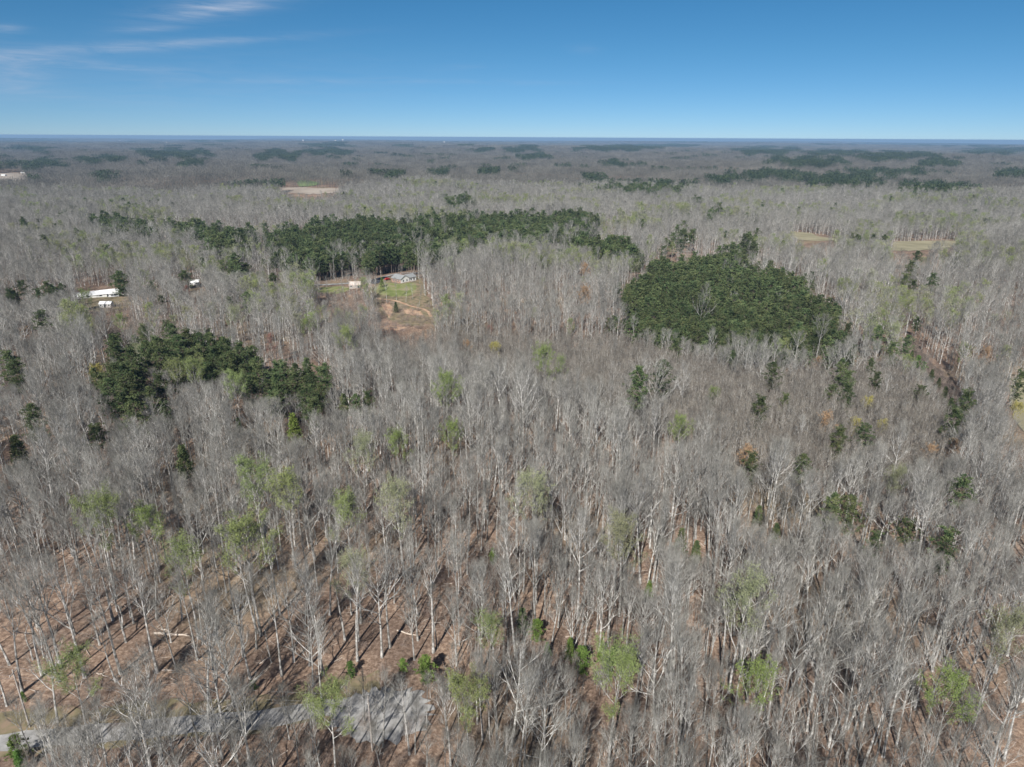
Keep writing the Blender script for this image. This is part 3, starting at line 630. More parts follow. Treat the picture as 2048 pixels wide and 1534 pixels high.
PT = [(338,645,20,0),(222,667,19,1),(260,692,20,2),(308,672,21,0),(372,655,22,2),(403,662,22,0),(328,700,18,3),(376,700,18,2),(444,675,22,0),(478,682,22,2),(413,722,17,3),(485,726,18,2),(512,710,21,0),(554,720,21,4),(612,715,21,1),(639,732,20,4),
 (581,742,20,2),(533,756,18,0),(608,770,19,2),(622,792,17,3),(236,722,21,2),(219,752,20,0),(253,745,20,0),(260,785,20,2),(325,800,14,3),(55,805,18,0),(185,848,17,4),(17,698,20,2),(31,716,18,0),(79,620,18,4),(687,786,15,1),(712,785,15,0),(735,780,14,3),
 (240,775,18,3),(285,680,19,1),(350,668,21,0),(425,690,20,3),(460,700,20,0),(500,745,18,3),(545,745,19,3),(590,725,20,1),(350,700,19,2),(393,690,20,3),(270,730,17,3),(205,745,16,3),
 (1549,722,15,0),(1688,716,16,1),(1697,738,14,3),(1663,768,11,4),(1697,765,13,3),(1758,742,12,3),(1745,715,11,1),(1522,790,13,3),(1571,784,10,3),(1425,775,9,3),(1508,902,11,3),(1609,906,12,0),(1685,852,12,3),(1732,846,12,4),(1846,770,11,4),
 (1669,984,14,1),(1707,990,14,0),(1821,1035,11,4),(1900,1055,13,3),(1754,1060,9,3),(1932,952,14,4),(1764,650,17,1),(1818,668,15,0),(1789,682,14,3),(1938,778,15,3),(1916,812,14,3),(2045,738,14,3),(1276,730,20,1),(1326,715,18,0),
 (1822,520,19,2),(1837,500,20,0),(1870,545,18,2),(1812,545,17,3),(1830,558,15,3),(1771,468,17,0),(1749,466,15,3),(1705,464,14,3),(1720,470,14,0),(1515,455,17,2),(1453,460,15,0),
 (40,560,16,4),(15,575,15,3),(90,560,18,2),(75,575,15,3),(120,565,16,0),(302,560,13,3),(320,590,11,4),(460,592,14,3),(712,408,22,1),(690,420,20,1),(42,432,18,2),(110,445,14,3),(75,437,12,3),(120,420,14,1),(290,394,16,2),(408,410,16,0),(150,455,17,1)]
CT = [(236,541,17,3,'broad dense dark evergreen behind the right end of the long mobile home'), (368,540,13,3,'rounded dark evergreen above the small pale house'), (545,545,12,3,'squat dark evergreen above the left end of the driveway'),
 (462,518,16,3,'broad dark evergreen in the wood between the pale house and the pine belt'), (490,525,14,3,'second broad dark evergreen beside the first left of the pine belt'), (100,568,13,3,'flat-topped dark evergreen left of the long mobile home'), (25,580,12,3,'dark evergreen at the left edge of the wood beyond the mobile home'), (362,888,13,2,'dark cedar among bare trunks below the curved pine stand'), (27,868,14,2,'dark pointed cedar near the edge of the left wood'), (584,825,13,0,'bright green pointed cedar right under the curved pine stand'), (475,835,7,0,'small bright cedar left of the pointed one'),
 (1095,1283,4.5,0,'leftmost low cedar of the bright green row'), (1141,1275,6,0,'tall light cedar in the bright green row'), (1165,1292,7,1,'drooping wide cedar in the bright green row'), (1206,1283,5.5,0,'rounded cedar in the right part of the bright green row'), (1228,1292,5,1,'darker cedar ending the bright green row'),
 (1215,1310,5,0,'low cedar under the bright row beside the forked tree'), (1074,1238,6,1,'dark green cedar above the bright green row'), (1045,1215,7,2,'shaded dark cedar among trunks above the green row'), (1300,1160,6,0,'single bright cedar in the wood above the row'), (1365,1055,8,2,'dark evergreen in shadow under white trees'),
 (1395,1080,7,2,'low dark evergreen beside another under white trees'), (850,1310,7,1,'dark evergreen bush beside the open wood edge above the turnaround'), (700,1322,4,1,'low green bush at the rim of the open wood'), (805,1316,3.5,1,'flat green bush left of the dark evergreen bush'), (43,1382,2.5,0,'tiny green cedar by the utility pole'),
 (25,1470,6,1,'leafy green bush on the gravel road edge'), (30,1500,5,0,'second green bush below the gravel road edge'), (763,553,7.5,0,'round green evergreen on the lawn in front of the brick house'), (791,603,7,2,'dark small pine on the clay bank below the lawn'), (505,1360,2.5,1,'tiny dark bush at a leaning trunk in the open wood'),
 (985,1102,4,1,'low green bush in the leaf litter of the middle slope'), (1905,795,8,2,'black-green evergreen at the bend of the dark gully'), (1893,772,8,2,'dark evergreen just above the bend of the dark gully'), (1866,738,7,2,'dark evergreen in the middle of the dark gully line'), (1838,710,7,1,'rounded dark evergreen in the upper gully line'), (1915,812,8,2,'dark evergreen at the lower end of the gully'), (1880,755,6,2,'small dark evergreen midway along the dark gully'), (1850,722,6,1,'low dark bush along the upper dark gully'), (1826,700,6,2,'dark evergreen bush at the top of the dark gully'), (1555,1045,7,2,'dark evergreen behind the many-limbed white tree'), (1520,1010,7,2,'shadowed evergreen left behind the many-limbed white tree'),(985,1095,3,1,'little green bush beside another on the middle slope')]
for (u, v, H, k, lab) in LEAF:
    x, y = base_of_top(u, v, H); used.append((x, y, 1.2)); mark(x, y, H); T, C, Fo, H0, _ = leafy[k]
    place([('trunk', T), ('crown', C), ('foliage', Fo)], 'leafing_tree', lab, 'tree', x, y, H, H0, rng.uniform(0, 6.28), 'trees coming into leaf')
for (u, v, H, k, lab, cat) in AC:
    x, y = base_of_top(u, v, H); used.append((x, y, 1.4)); mark(x, y, H, .6); T, C, Fo, H0, _ = leafy[k]
    place([('trunk', T), ('crown', C), ('foliage', Fo)], {4: 'yellow_tree', 5: 'orange_tree', 6: 'red_tree'}[k], lab, cat, x, y, H, H0, rng.uniform(0, 6.28), 'small coloured trees in the wood')
for (u, v, H, k, lab) in CT:
    x, y = base_of_top(u, v, H); used.append((x, y, 2.2 if k == 3 else .8)); mark(x, y, H, .8, .42 if k == 3 else .17); T, C, H0, _ = cedars[k]
    place([('trunk', T), ('crown', C)], 'cedar_tree', lab, 'evergreen', x, y, H, H0, rng.uniform(0, 6.28), 'cedars and evergreen bushes')
HANDPINE = []
for (u, v, H, k) in PT:
    if v > 640 and u > 1230: H *= 1.3
    elif u < 140 or 215 < u < 320 or 440 < v < 600: H *= 1.18
    x, y = base_of_top(u, v, H); used.append((x, y, 1.3)); mark(x, y, H, .5); HANDPINE.append((x, y, H, k, u, v))
# bare trees of the open wood and other clear trunks: base pixel -> height, prototype
BT = [(515,1266,22,2),(646,1349,26,0),(354,1342,16,5),(315,1345,24,2),(242,1348,24,0),(170,1355,24,6),(122,1334,25,4),(232,1364,15,5),(434,1280,14,5),(365,1240,17,7),(513,1298,19,2),(543,1325,13,5),(588,1324,20,4),(14,1412,18,2),(501,1358,20,5),
 (611,1254,14,7),(45,1383,22,0),(226,1240,24,0),(313,1238,17,7),(405,1289,15,2),(395,1320,20,2),(715,1322,23,0),(764,1315,22,3),(780,1295,24,4),(829,1320,16,5),(867,1305,24,2),(874,1296,15,7),(722,1247,22,4),(836,1233,18,5),(1032,1319,24,2),(1104,1288,15,7),(1251,1329,19,0),
 (300,1300,15,7),(470,1230,20,4),(560,1230,22,0),(80,1290,22,4),(150,1270,20,2),(200,1290,17,5),(20,1330,20,6),(640,1290,14,7),(690,1280,20,2),(660,1230,22,0),(420,1225,18,5),
 (700,590,13,7),(690,594,12,7),(722,592,11,5),(380,578,11,7),(395,577,10,5),(774,606,13,2),(793,600,13,2),(812,604,10,7),(838,612,12,7),(826,598,9,5),(858,588,17,3),(848,574,17,4),(752,590,12,7),(866,612,18,1),(727,590,12,5),(715,597,13,7),(640,600,14,7),(735,612,12,4),(655,592,12,5),
 (1643,1128,13,3),(1735,1330,21,1),(1620,1420,20,3),(1800,1330,22,3),(1860,1400,20,1),(1480,1330,23,0),(1560,1440,22,1),(1090,1534,17,3),(1020,1500,22,1),
 (1000,860,24,1),(1045,900,25,1),(1300,880,25,3),(1360,850,22,6),(630,1120,22,3),(160,770,22,3),(155,800,20,3),(190,860,18,1)]
cand = []   # (x,y,H,proto,is_hand)
for (u, v, H, k) in BT:
    x, y = unproj(u, v); used.append((x, y, 1.1)); cand.append((x, y, H, k, 1))
def classify(X, Y, hp=17.0):
    Z = ground(X, Y); ub, vb = proj(X, Y, Z); um, vm = proj(X, Y, Z + hp * .55); ut, vt = proj(X, Y, Z + hp)
    drop = np.zeros(X.shape, bool)
    for p in NOTREE: drop |= inpoly(ub, vb, p)
    for p, vmin in CLEAR: 
        hit = inpoly(ub, vb, p)
        for f_ in (.15, .3, .45, .6, .75, .9, 1.0, 1.15, 1.3): hit |= inpoly(ub + (ut - ub) * f_, vb + (vt - vb) * f_, p)
        drop |= hit & (vb > vmin)
    pn = np.zeros(X.shape)
    wu = 14 * np.sin(X / 9.0 + Y / 17.0) + 9 * np.sin(X / 4.3 - Y / 6.1); wv = 6 * np.sin(X / 11.0 - Y / 13.0 + 1) + 4 * np.sin(Y / 5.0)
    for p, s in PINE: pn = np.maximum(pn, inpoly(ut + wu, vt + wv * np.clip((vb - vt) / 30, .2, 1), p) * s)
    return Z, ub, vb, ut, vt, drop, pn
def noise2(x, y, L, seed=0):
    x = x / L; y = y / L; s = seed * 1.7
    return (np.sin(x * 1.3 + 2.1 * np.sin(y * .9 + s) + s) + np.sin(y * 1.7 + 1.7 * np.sin(x * 1.1 - s) + 2 * s) + .6 * np.sin(x * 3.1 + y * 2.3 + s)) / 2.6
# near and middle wood
MASS, PM, BR = [], [], []
X, Y = jgrid(rg, 4.15, 42, 330)
Z, ub, vb, ut, vt, drop, pn = classify(X, Y)
thick = inpoly(ut, vt, THICKET); openw = inpoly(ub, vb, OPEN) | inpoly(ub, vb, OPEN2); cut = inpoly(ub, vb, CUTLINE); occ = occupied(X, Y)
rnd = rg.random(X.shape)
for i in range(len(X)):
    if drop[i] or cut[i] or occ[i]: continue
    if openw[i] and rnd[i] > .22: continue
    if vb[i] > 1425 and ub[i] < 900 and rnd[i] > (.6 if ub[i] < 600 else .8): continue
    if thick[i]:
        MASS.append((X[i], Y[i], Z[i], rg.uniform(0, 6.28), rg.uniform(.8, 1.2), rg.uniform(.8, 1.15), 's', rg.integers(3)))
        if rnd[i] > .035: continue
    if pn[i] > 0 and rnd[i] < pn[i]: PINES.append((X[i], Y[i], rg.uniform(13, 19), int(rg.integers(5)), ut[i], vt[i])); continue
    k = int(rg.choice([0, 1, 2, 3, 4, 5, 6, 7, 0, 2, 4, 7, 9, 10, 10, 8 if rg.random() < .3 else 5])); H0 = NEAR_SPECS[k]['H']; H = H0 * rg.uniform(.5, .98) * (1 + .15 * noise2(X[i], Y[i], 40))
    if vb[i] > 1425 and 560 < ub[i] < 930: H *= .68; k = int(rg.choice([0, 2, 7, 5])) ; H = min(H, NEAR_SPECS[k]['H'] * .8)
    f = keep_low(X[i], Y[i], Z[i], H)
    if f < .45:
        if f * H > 3: MASS.append((X[i], Y[i], Z[i], rg.uniform(0, 6.28), 1, f * H / 12, 's', rg.integers(3)))
        continue
    cand.append((X[i], Y[i], H * f, k, 0))
X, Y = jgrid(rg, 4.6, 200, 560)
Z, ub, vb, ut, vt, drop, pn = classify(X, Y, 11); thick = inpoly(ut, vt, THICKET)
for i in range(len(X)):
    if thick[i] and not drop[i] and not inpoly(ub[i:i + 1], vb[i:i + 1], CUTLINE)[0]: MASS.append((X[i], Y[i], Z[i], rg.uniform(0, 6.28), rg.uniform(.8, 1.1), rg.uniform(.6, 1.1), 's', rg.integers(3)))
X, Y = jgrid(rg, 3.0, 220, 480); Z, ub, vb, ut, vt, drop, pn = classify(X, Y, 2)
for i in np.nonzero(inpoly(ub, vb, [(1790, 665), (1830, 675), (1900, 740), (1940, 800), (1900, 850), (1860, 780), (1800, 700)]))[0]: BR.append((X[i], Y[i], Z[i], rg.uniform(0, 6.28), rg.uniform(.8, 1.6), rg.uniform(.7, 1.3), rg.integers(3)))
X, Y = jgrid(rg, 3.2, 300, 560); Z, ub, vb, ut, vt, drop, pn = classify(X, Y, 2)
for i in np.nonzero(inpoly(ub, vb, [(735, 600), (760, 598), (800, 612), (840, 612), (872, 606), (880, 650), (830, 662), (735, 665)]))[0]:
    if rg.random() < .6: BR.append((X[i], Y[i], Z[i], rg.uniform(0, 6.28), rg.uniform(.8, 1.6), rg.uniform(.7, 1.6), rg.integers(3)))
    if rg.random() < .07: MASS.append((X[i], Y[i], Z[i], rg.uniform(0, 6.28), .5, rg.uniform(.3, .6), 's', rg.integers(3)))
X, Y = jgrid(rg, 3.4, 300, 560); Z, ub, vb, ut, vt, drop, pn = classify(X, Y, 2)
lowz = inpoly(ub, vb, [(615, 592), (700, 586), (745, 590), (752, 640), (740, 690), (640, 680)]) | inpoly(ub, vb, [(150, 618), (205, 622), (262, 596), (290, 640), (280, 700), (150, 700)])
for i in np.nonzero(lowz)[0]:
    if rg.random() < .5: BR.append((X[i], Y[i], Z[i], rg.uniform(0, 6.28), rg.uniform(.9, 1.7), rg.uniform(.9, 1.8), rg.integers(3)))
    if rg.random() < .55: MASS.append((X[i], Y[i], Z[i], rg.uniform(0, 6.28), .6, rg.uniform(.2, .42), 's', rg.integers(3)))
# small undertrees and brush below the crowns
X, Y = jgrid(rg, 5.0, 60, 330, jit=.6)
Z, ub, vb, ut, vt, drop, pn = classify(X, Y, 8)
openw = inpoly(ub, vb, OPEN) | inpoly(ub, vb, OPEN2); nz = noise2(X, Y, 22, 3)
for i in range(len(X)):
    if drop[i]: continue
    if (openw[i] and rg.random() > .10): continue
    if nz[i] > -.3 and rg.random() < .7: MASS.append((X[i], Y[i], Z[i], rg.uniform(0, 6.28), rg.uniform(.4, .8), rg.uniform(.35, .75), 's', rg.integers(3)))
X, Y = jgrid(rg, 2.6, 60, 300, jit=.6)
Z, ub, vb, ut, vt, drop, pn = classify(X, Y, 1.5); nz = noise2(X, Y, 14, 5); openw = inpoly(ub, vb, OPEN)
for i in range(len(X)):
    if drop[i] or rg.random() < .35 or (openw[i] and rg.random() < .62): continue
    if nz[i] > -.25: BR.append((X[i], Y[i], Z[i], rg.uniform(0, 6.28), rg.uniform(.5, 1.15), rg.uniform(.4, 1.0), rg.integers(3)))
X, Y = jgrid(rg, 5.5, 330, 1350)
Z, ub, vb, ut, vt, drop, pn = classify(X, Y, 18)
thick = inpoly(ut, vt, THICKET); cut = inpoly(ub, vb, CUTLINE); occ = occupied(X, Y); ol = noise2(X, Y, 60, 7); hn = noise2(X, Y, 70, 2); nn = noise2(X, Y, 25, 9)
strk = np.zeros(X.shape, bool)
for (a, b, v, h) in STREAK: strk |= (((ut - (a + b) / 2) / ((b - a) / 2 + 2)) ** 2 + ((vt - v + h * .5 * np.sin(ut / 8 + v)) / (h * 1.1 + 1)) ** 2 < .5 + .7 * rg.random(X.shape))
rnd = rg.random(X.shape)
for i in range(len(X)):
    if drop[i] or cut[i] or occ[i]: continue
    if thick[i]:
        MASS.append((X[i], Y[i], Z[i], rg.uniform(0, 6.28), rg.uniform(.9, 1.3), rg.uniform(.85, 1.2), 's', rg.integers(3)))
        if rnd[i] > .045: continue
    p = max(pn[i], .85 if strk[i] else 0)
    if p > 0 and rnd[i] < p:
        PINES.append((X[i], Y[i], rg.uniform(10, 16.5) if 1230 < ut[i] < 1720 and vt[i] > 500 else rg.uniform(12, 21) + (2 if vt[i] < 520 else 0), int(rg.integers(5)), ut[i], vt[i]))
        if p > .8: PINES.append((X[i] + rg.uniform(2, 4), Y[i] + rg.uniform(2, 4), rg.uniform(14, 19), int(rg.integers(5)), ut[i], vt[i]))
        continue
    if rnd[i] < .12 and thick[i] == 0 and nn[i] < 0: continue
    if rnd[i] > .66: MASS.append((X[i] + 2, Y[i] + 2, Z[i], rg.uniform(0, 6.28), rg.uniform(.8, 1.2), rg.uniform(.5, 1.1), 's', rg.integers(3)))
    if p == 0 and ((ol[i] > .2 and rnd[i] > .985) or (nn[i] > .35 and hn[i] > .25 and rnd[i] > .85 and vt[i] < 470)): PINES.append((X[i], Y[i], rg.uniform(10, 16.5) if 1230 < ut[i] < 1720 and vt[i] > 500 else rg.uniform(12, 21) + (2 if vt[i] < 520 else 0), int(rg.integers(5)), ut[i], vt[i])); continue
    s = rg.uniform(.58, .95) * (1 + .18 * hn[i]); g = 'm'; ix = rg.integers(6)
    f = keep_low(X[i], Y[i], Z[i], 23 * s) if vt[i] > 425 else 1
    if f < .35:
        MASS.append((X[i], Y[i], Z[i], rg.uniform(0, 6.28), 1, max(.25, f * s * 1.8), 's', rg.integers(3))); continue
    s *= f
    if ol[i] + nn[i] * .5 > .25 and rnd[i] < .42: g, ix = 'o', rg.integers(2)
    elif rnd[i] < .02: g, ix = 'o', 1
    MASS.append((X[i], Y[i], Z[i], rg.uniform(0, 6.28), s * rg.uniform(.9, 1.25), s, g, ix))
# hand-over to individuals: the bare trees and pines that show largest
def show(x, y, H):
    z = gz(x, y); u, v0 = proj(x, y, z); _, v1 = proj(x, y, z + H)
    if u < -25 or u > 2073 or v1 > 1530: return 0
    return (min(float(v0), 1534) - float(v1)) * (1 if -5 < u < 2053 else .5)
cand.sort(key=lambda c: -(show(c[0], c[1], c[2]) + 1000 * c[4]))
def region_word(u, v):
    if inpoly(np.array([u]), np.array([v]), OPEN)[0]: return 'open'
    if v > 1440 and u < 900: return 'road'
    return 'slope'
BL = {0: 'tall straight bare tree with pale trunk and narrow high crown', 1: 'broad bare tree with forked pale limbs', 2: 'very slender bare tree with long clean trunk', 3: 'wide-spreading bare tree with many whitish limbs',
      4: 'bare grey tree with full fan of twigs', 5: 'smaller leaning bare tree with thin grey trunk', 6: 'large bare tree with forked upright crown', 7: 'thin young bare tree with short twigs'}
WHERE = {'open': 'in the open brown wood', 'road': 'beside the gravel road', 'slope': 'in the dense grey wood'}
LM = [(492,1068,'the dense yellow-green crown'),(296,1040,'the bright green round crown'),(508,950,'the largest light green crown'),(345,1268,'the pale fallen log'),(775,1430,'the gravel turnaround'),(300,1460,'the gravel road'),
 (60,1400,'the utility pole'),(1140,1285,'the bright green cedar row'),(1231,1360,'the forked green-leafed tree'),(936,1400,'the green tree by the turnaround'),(1505,1370,'the vivid green tree'),(1905,1400,'the green corner tree'),
 (1487,1185,'the pale green hazy tree'),(978,1270,'the green crown beside long shadows'),(1643,1100,'the many-limbed white tree'),(850,1320,'the dark evergreen bush'),(1062,1000,'the tall olive tree'),(192,1022,'the yellow-green crown'),
 (704,1140,'the faintly green tree'),(1250,1080,'the pale olive tree'),(2010,1250,'the budding olive tree'),(139,1360,'the green double-trunk tree'),(655,1420,'the yellow-green roadside tree'),(817,1270,'the thin fallen log')]
USEDL = {}
def near_label(look, u, v):
    for q in sorted(LM, key=lambda q: math.hypot(q[0] - u, q[1] - v))[:8]:
        du, dv = u - q[0], v - q[1]; r = 'left of ' if du < 0 else 'right of '
        if abs(dv) > abs(du) * 1.2: r = 'behind ' if dv < 0 else 'in front of '
        dd = math.hypot(du, dv); r = ('just ' if dd < 60 else 'farther ' if dd > 150 else '') + r
        t = look + ' ' + r + q[2]
        if len(t.split()) <= 16 and t not in USEDL: USEDL[t] = 1; return t
    return look + ' in the dense grey wood'
BL = {0: 'straight bare tree with high narrow crown', 1: 'broad bare tree with forked limbs', 2: 'slender bare tree with long clean trunk', 3: 'wide-spreading bare tree', 4: 'bare tree with full fan of twigs', 5: 'leaning thin bare tree', 6: 'upright forked bare tree', 7: 'young bare tree with short twigs', 8: 'broken dead snag', 9: 'bushy many-stemmed bare tree', 10: 'low-branching bare tree'}
for n, (x, y, H, k, hand) in enumerate(cand):
    if n < 300:
        u, v = proj(x, y, gz(x, y)); T, C, _, H0 = near[k]
        place([('trunk', T), ('crown', C)], 'bare_tree', near_label(('tall ' if H > 23 else 'short ' if H < 15 else '') + BL[k], float(u), float(v) - 60), 'tree', x, y, H, H0, rng.uniform(0, 6.28), 'bare trees of the near wood', (rng.gauss(0, .05), rng.gauss(0, .05)))
    else:
        s = H / NEAR_SPECS[k]['H']; MASS.append((x, y, gz(x, y) - .1, rg.uniform(0, 6.28), s, s, 'n', k))
AP = [(x, y, H, k, u, v, 1) for (x, y, H, k, u, v) in HANDPINE] + [(x, y, H, k, u, v, 0) for (x, y, H, k, u, v) in PINES if -10 < u < 2058]
AP.sort(key=lambda c: -(show(c[0], c[1], c[2]) + 1000 * c[6]))
def pine_label(u, v, n, k):
    sh = ['full round-topped', 'slim high-crowned', 'broad heavy', 'short dense', 'flat-topped open'][k]
    if u < 760 and 600 < v < 850: return '%s dark pine in the curved pine stand' % sh if 200 < u < 660 else '%s dark pine standing apart beside the curved pine stand' % sh
    if 1240 < u < 1700 and 500 < v < 700: return '%s green pine in the dense square plantation' % sh
    if u > 1230 and 640 < v < 1100: return '%s pine standing alone above the grey thicket' % sh
    if u > 1600: return '%s evergreen near the far dry field' % sh
    if v < 560 and 500 < u < 1270: return '%s dark pine in the long pine belt behind the house' % sh
    return '%s pine scattered in the far grey wood' % sh
LM2 = [(205,590,'the long white mobile home'),(800,560,'the brick house'),(711,570,'the tan-roofed garage'),(192,742,'the yellow tree'),(1735,820,'the ochre trees'),(1905,800,'the dark gully'),(1480,600,'the square pine plantation'),
 (584,850,'the pointed bright cedar'),(2045,820,'the dry field at the wood edge'),(1840,490,'the far dry field'),(893,780,'the wide bright green crown'),(388,740,'the green tree under the stand'),(470,770,'the light green tree in the hollow'),
 (1092,725,'the light green crown by the thicket'),(1505,905,'the faint orange sapling'),(1643,1100,'the many-limbed white tree'),(545,545,'the squat dark evergreen'),(236,550,'the broad evergreen behind the mobile home'),(615,380,'the pale ploughed field'),(1360,850,'the small green ridge tree')]
PW = ['round-topped dark pine', 'slim high-crowned pine', 'broad heavy pine', 'short dense pine', 'flat-topped open pine']
def pine_name(u, v, n, k, H):
    global LM
    if 1240 < u < 1700 and 500 < v < 690: return pine_label(u, v, n, k)
    keep, LM = LM, LM2; t = near_label(('tall ' if H > 20 else 'small ' if H < 13 else '') + PW[k], u, v); LM = keep
    return pine_label(u, v, n, k) if 'dense grey wood' in t else t
pmn = 0
PMASS = []
for n, (x, y, H, k, u, v, hand) in enumerate(AP):
    if n < 300:
        T, C, H0, _ = pines[k]
        place([('trunk', T), ('crown', C)], 'pine_tree', pine_name(float(u), float(v), n, k, H), 'pine', x, y, H, H0, rng.uniform(0, 6.28), 'pines', (rng.gauss(0, .02), rng.gauss(0, .02)))
    else:
        s = H / 19.5; PMASS.append((x, y, gz(x, y) - .1, rg.uniform(0, 6.28), s * rg.uniform(.95, 1.3), s, int(rg.integers(3))))
# far woods in tiles that carry many trees each
def in_streak(ut, vt, grow=1.0):
    k = np.zeros(ut.shape, bool)
    rr = np.random.default_rng(3).random(ut.shape)
    for (a, b, v, h) in STREAK: k |= (((ut - (a + b) / 2) / ((b - a) / 2 + 4)) ** 2 + ((vt - v + 3 * h * .2 * np.sin(ut / 9 + v)) / (h * grow * 1.05 + .8)) ** 2 < .45 + .8 * rr)
    return k
X, Y = jgrid(rg, 25, 1325, 5200, 44.5, .02)
Z, ub, vb, ut, vt, drop, pn = classify(X, Y, 14); sk = in_streak(ut, vt); n1 = noise2(X, Y, 130, 4) * .45 + noise2(X, Y, 47, 12) * .45 + .28 * rg.random(X.shape)
for i in range(len(X)):
    if drop[i]: continue
    rz = rg.integers(4) * math.pi / 2
    if sk[i] or (n1[i] > .72): PMASS.append((X[i], Y[i], Z[i], rz, 1, rg.uniform(1.05, 1.3), 3 + rg.integers(2)))
    else: MASS.append((X[i], Y[i], Z[i], rz, 1, rg.uniform(.7, 1.0) * (1 + .25 * n1[i]), 'b', rg.integers(4)))
X, Y = jgrid(rg, 125, 5190, 13000, 44.5, .02)
Z, ub, vb, ut, vt, drop, pn = classify(X, Y, 14); sk = in_streak(ut, vt); n1 = noise2(X, Y, 420, 6) * .6 + noise2(X, Y, 170, 2) * .4
for i in range(len(X)):
    rz = rg.integers(4) * math.pi / 2
    if sk[i] or n1[i] + .3 * rg.random() > .78: PMASS.append((X[i], Y[i], Z[i], rz, 1, rg.uniform(1.1, 1.4), 5 + rg.integers(2)))
    else: MASS.append((X[i], Y[i], Z[i], rz, 1, rg.uniform(.8, 1.2), 'B', rg.integers(3)))
X, Y = jgrid(rg, 980, 12900, 44500, 44.5, .02); Z = ground(X, Y); n1 = noise2(X, Y, 2200, 8) + .5 * rg.random(X.shape)
for i in range(len(X)):
    rz = rg.integers(4) * math.pi / 2
    if n1[i] > .5: PMASS.append((X[i], Y[i], Z[i], rz, 8, rg.uniform(.9, 1.6), 5 + rg.integers(2)))
    else: MASS.append((X[i], Y[i], Z[i], rz, 8, rg.uniform(.9, 1.8), 'B', rg.integers(3)))
groups = [('n', [a[2] for a in near]), ('m', mid), ('o', midol), ('s', sap), ('b', tb), ('B', tB)]
off = {}; ml = []
for k, l in groups: off[k] = len(ml); ml += l
cb_ = proto_coll('wood', ml)
scatter('bare_tree_forest', cb_, [(a[0], a[1], a[2], a[3], a[4], a[5], off[a[6]] + a[7]) for a in MASS], dict(kind='stuff', label='grey leafless forest covering the land to the horizon'))
scatter('pine_tree_forest', proto_coll('pinewood', pm + tp + tP), PMASS, dict(kind='stuff', label='dark green masses of pines in the grey forest'))
scatter('undergrowth', proto_coll('brush', bc), BR, dict(kind='stuff', label='thin brown brush under the bare trees'))
db = []
for i in range(4):
    r = random.Random(600 + i); o = MB()
    for k in range(5):
        a = r.uniform(0, 6.28); L = r.uniform(.8, 5 if k == 0 else 2.2); p = np.array((r.gauss(0, 1.2), r.gauss(0, 1.2), .08)); q = p + np.array((math.cos(a) * L, math.sin(a) * L, r.uniform(0, .15))); w_ = .09 if k == 0 else .035
        o.tube([p, (p + q) / 2 + np.array((0, 0, .04)), q], [w_, w_ * .8, w_ * .3], 5, 0, False)
        for _ in range(2): s0 = p + (q - p) * r.random(); sliver(o, r, s0, s0 + rvec(r) * .8 + np.array((0, 0, .5)), .03)
    db.append(o.mesh('fallen_branches', [M['log']]))
X, Y = jgrid(rg, 6.0, 60, 260, jit=.7); Z, ub, vb, ut, vt, drop, pn = classify(X, Y, 1)
scatter('fallen_branches', proto_coll('deadwood', db), [(X[i], Y[i], Z[i], rg.uniform(0, 6.28), rg.uniform(.4, 1.1), 1, rg.integers(4)) for i in range(len(X)) if not drop[i] and rg.random() < .5], dict(kind='stuff', label='pale fallen sticks strewn over the leaf litter'))
print('mass', len(MASS), 'pines', len(PMASS), 'brush', len(BR), 'cand', len(cand), 'ap', len(AP))

# ------------------------------------------------------------------ buildings
def gable_block(mb, L, W, h, rise, over=0.0):
    """walls with gable ends, ridge along x; centred"""
    x, y = L / 2, W / 2
    for a, b in (((-x, -y), (x, -y)), ((x, y), (-x, y))): mb.quad((*a, 0), (*b, 0), (*b, h), (*a, h))
    for s in (-1, 1):
        n = len(mb.v); mb.v += [(s * x, -y, 0), (s * x, y, 0), (s * x, y, h), (s * x, 0, h + rise), (s * x, -y, h)]; mb.f.append((n, n + 1, n + 2, n + 3, n + 4)); mb.m.append(0)
def gable_roof(L, W, h, rise, ov=.5, th=.18):
    mb = MB(); x = L / 2 + ov; y = W / 2; k = rise / y; ye = y + ov; ze = h - k * ov; zr = h + rise
    for s in (-1, 1):
        n = len(mb.v); mb.v += [(-x, s * ye, ze), (x, s * ye, ze), (x, 0, zr), (-x, 0, zr), (-x, s * ye, ze + th), (x, s * ye, ze + th), (x, 0, zr + th), (-x, 0, zr + th)]
        for f in ((0, 1, 2, 3), (4, 5, 6, 7), (0, 1, 5, 4), (0, 3, 7, 4), (1, 2, 6, 5)): mb.f.append(tuple(n + i for i in f)); mb.m.append(0)
    return mb
def window(parent, x, y, z, w, h, face, name='window'):
    """face: 'x+','x-','y-' outward direction"""
    mb = MB(); g = MB(); d = .06
    if face[0] == 'y':
        s = -1 if face[1] == '-' else 1
        mb.box(x - w / 2 - .08, x + w / 2 + .08, min(y, y + s * d), max(y, y + s * d), z - .08, z + h + .08); g.box(x - w / 2, x + w / 2, min(y + s * d, y + s * .09), max(y + s * d, y + s * .09), z, z + h)
    else:
        s = -1 if face[1] == '-' else 1
        mb.box(min(x, x + s * d), max(x, x + s * d), y - w / 2 - .08, y + w / 2 + .08, z - .08, z + h + .08); g.box(min(x + s * d, x + s * .09), max(x + s * d, x + s * .09), y - w / 2, y + w / 2, z, z + h)
    f = link(name, mb.mesh('window_frame', [M['white'] if name == 'window' else M['trim']]), parent); link('pane', g.mesh('window_pane', [M['glass']]), f); return f
def level(x, y, r): return min(gz(x + a, y + b) for a in (-r, 0, r) for b in (-r, 0, r))
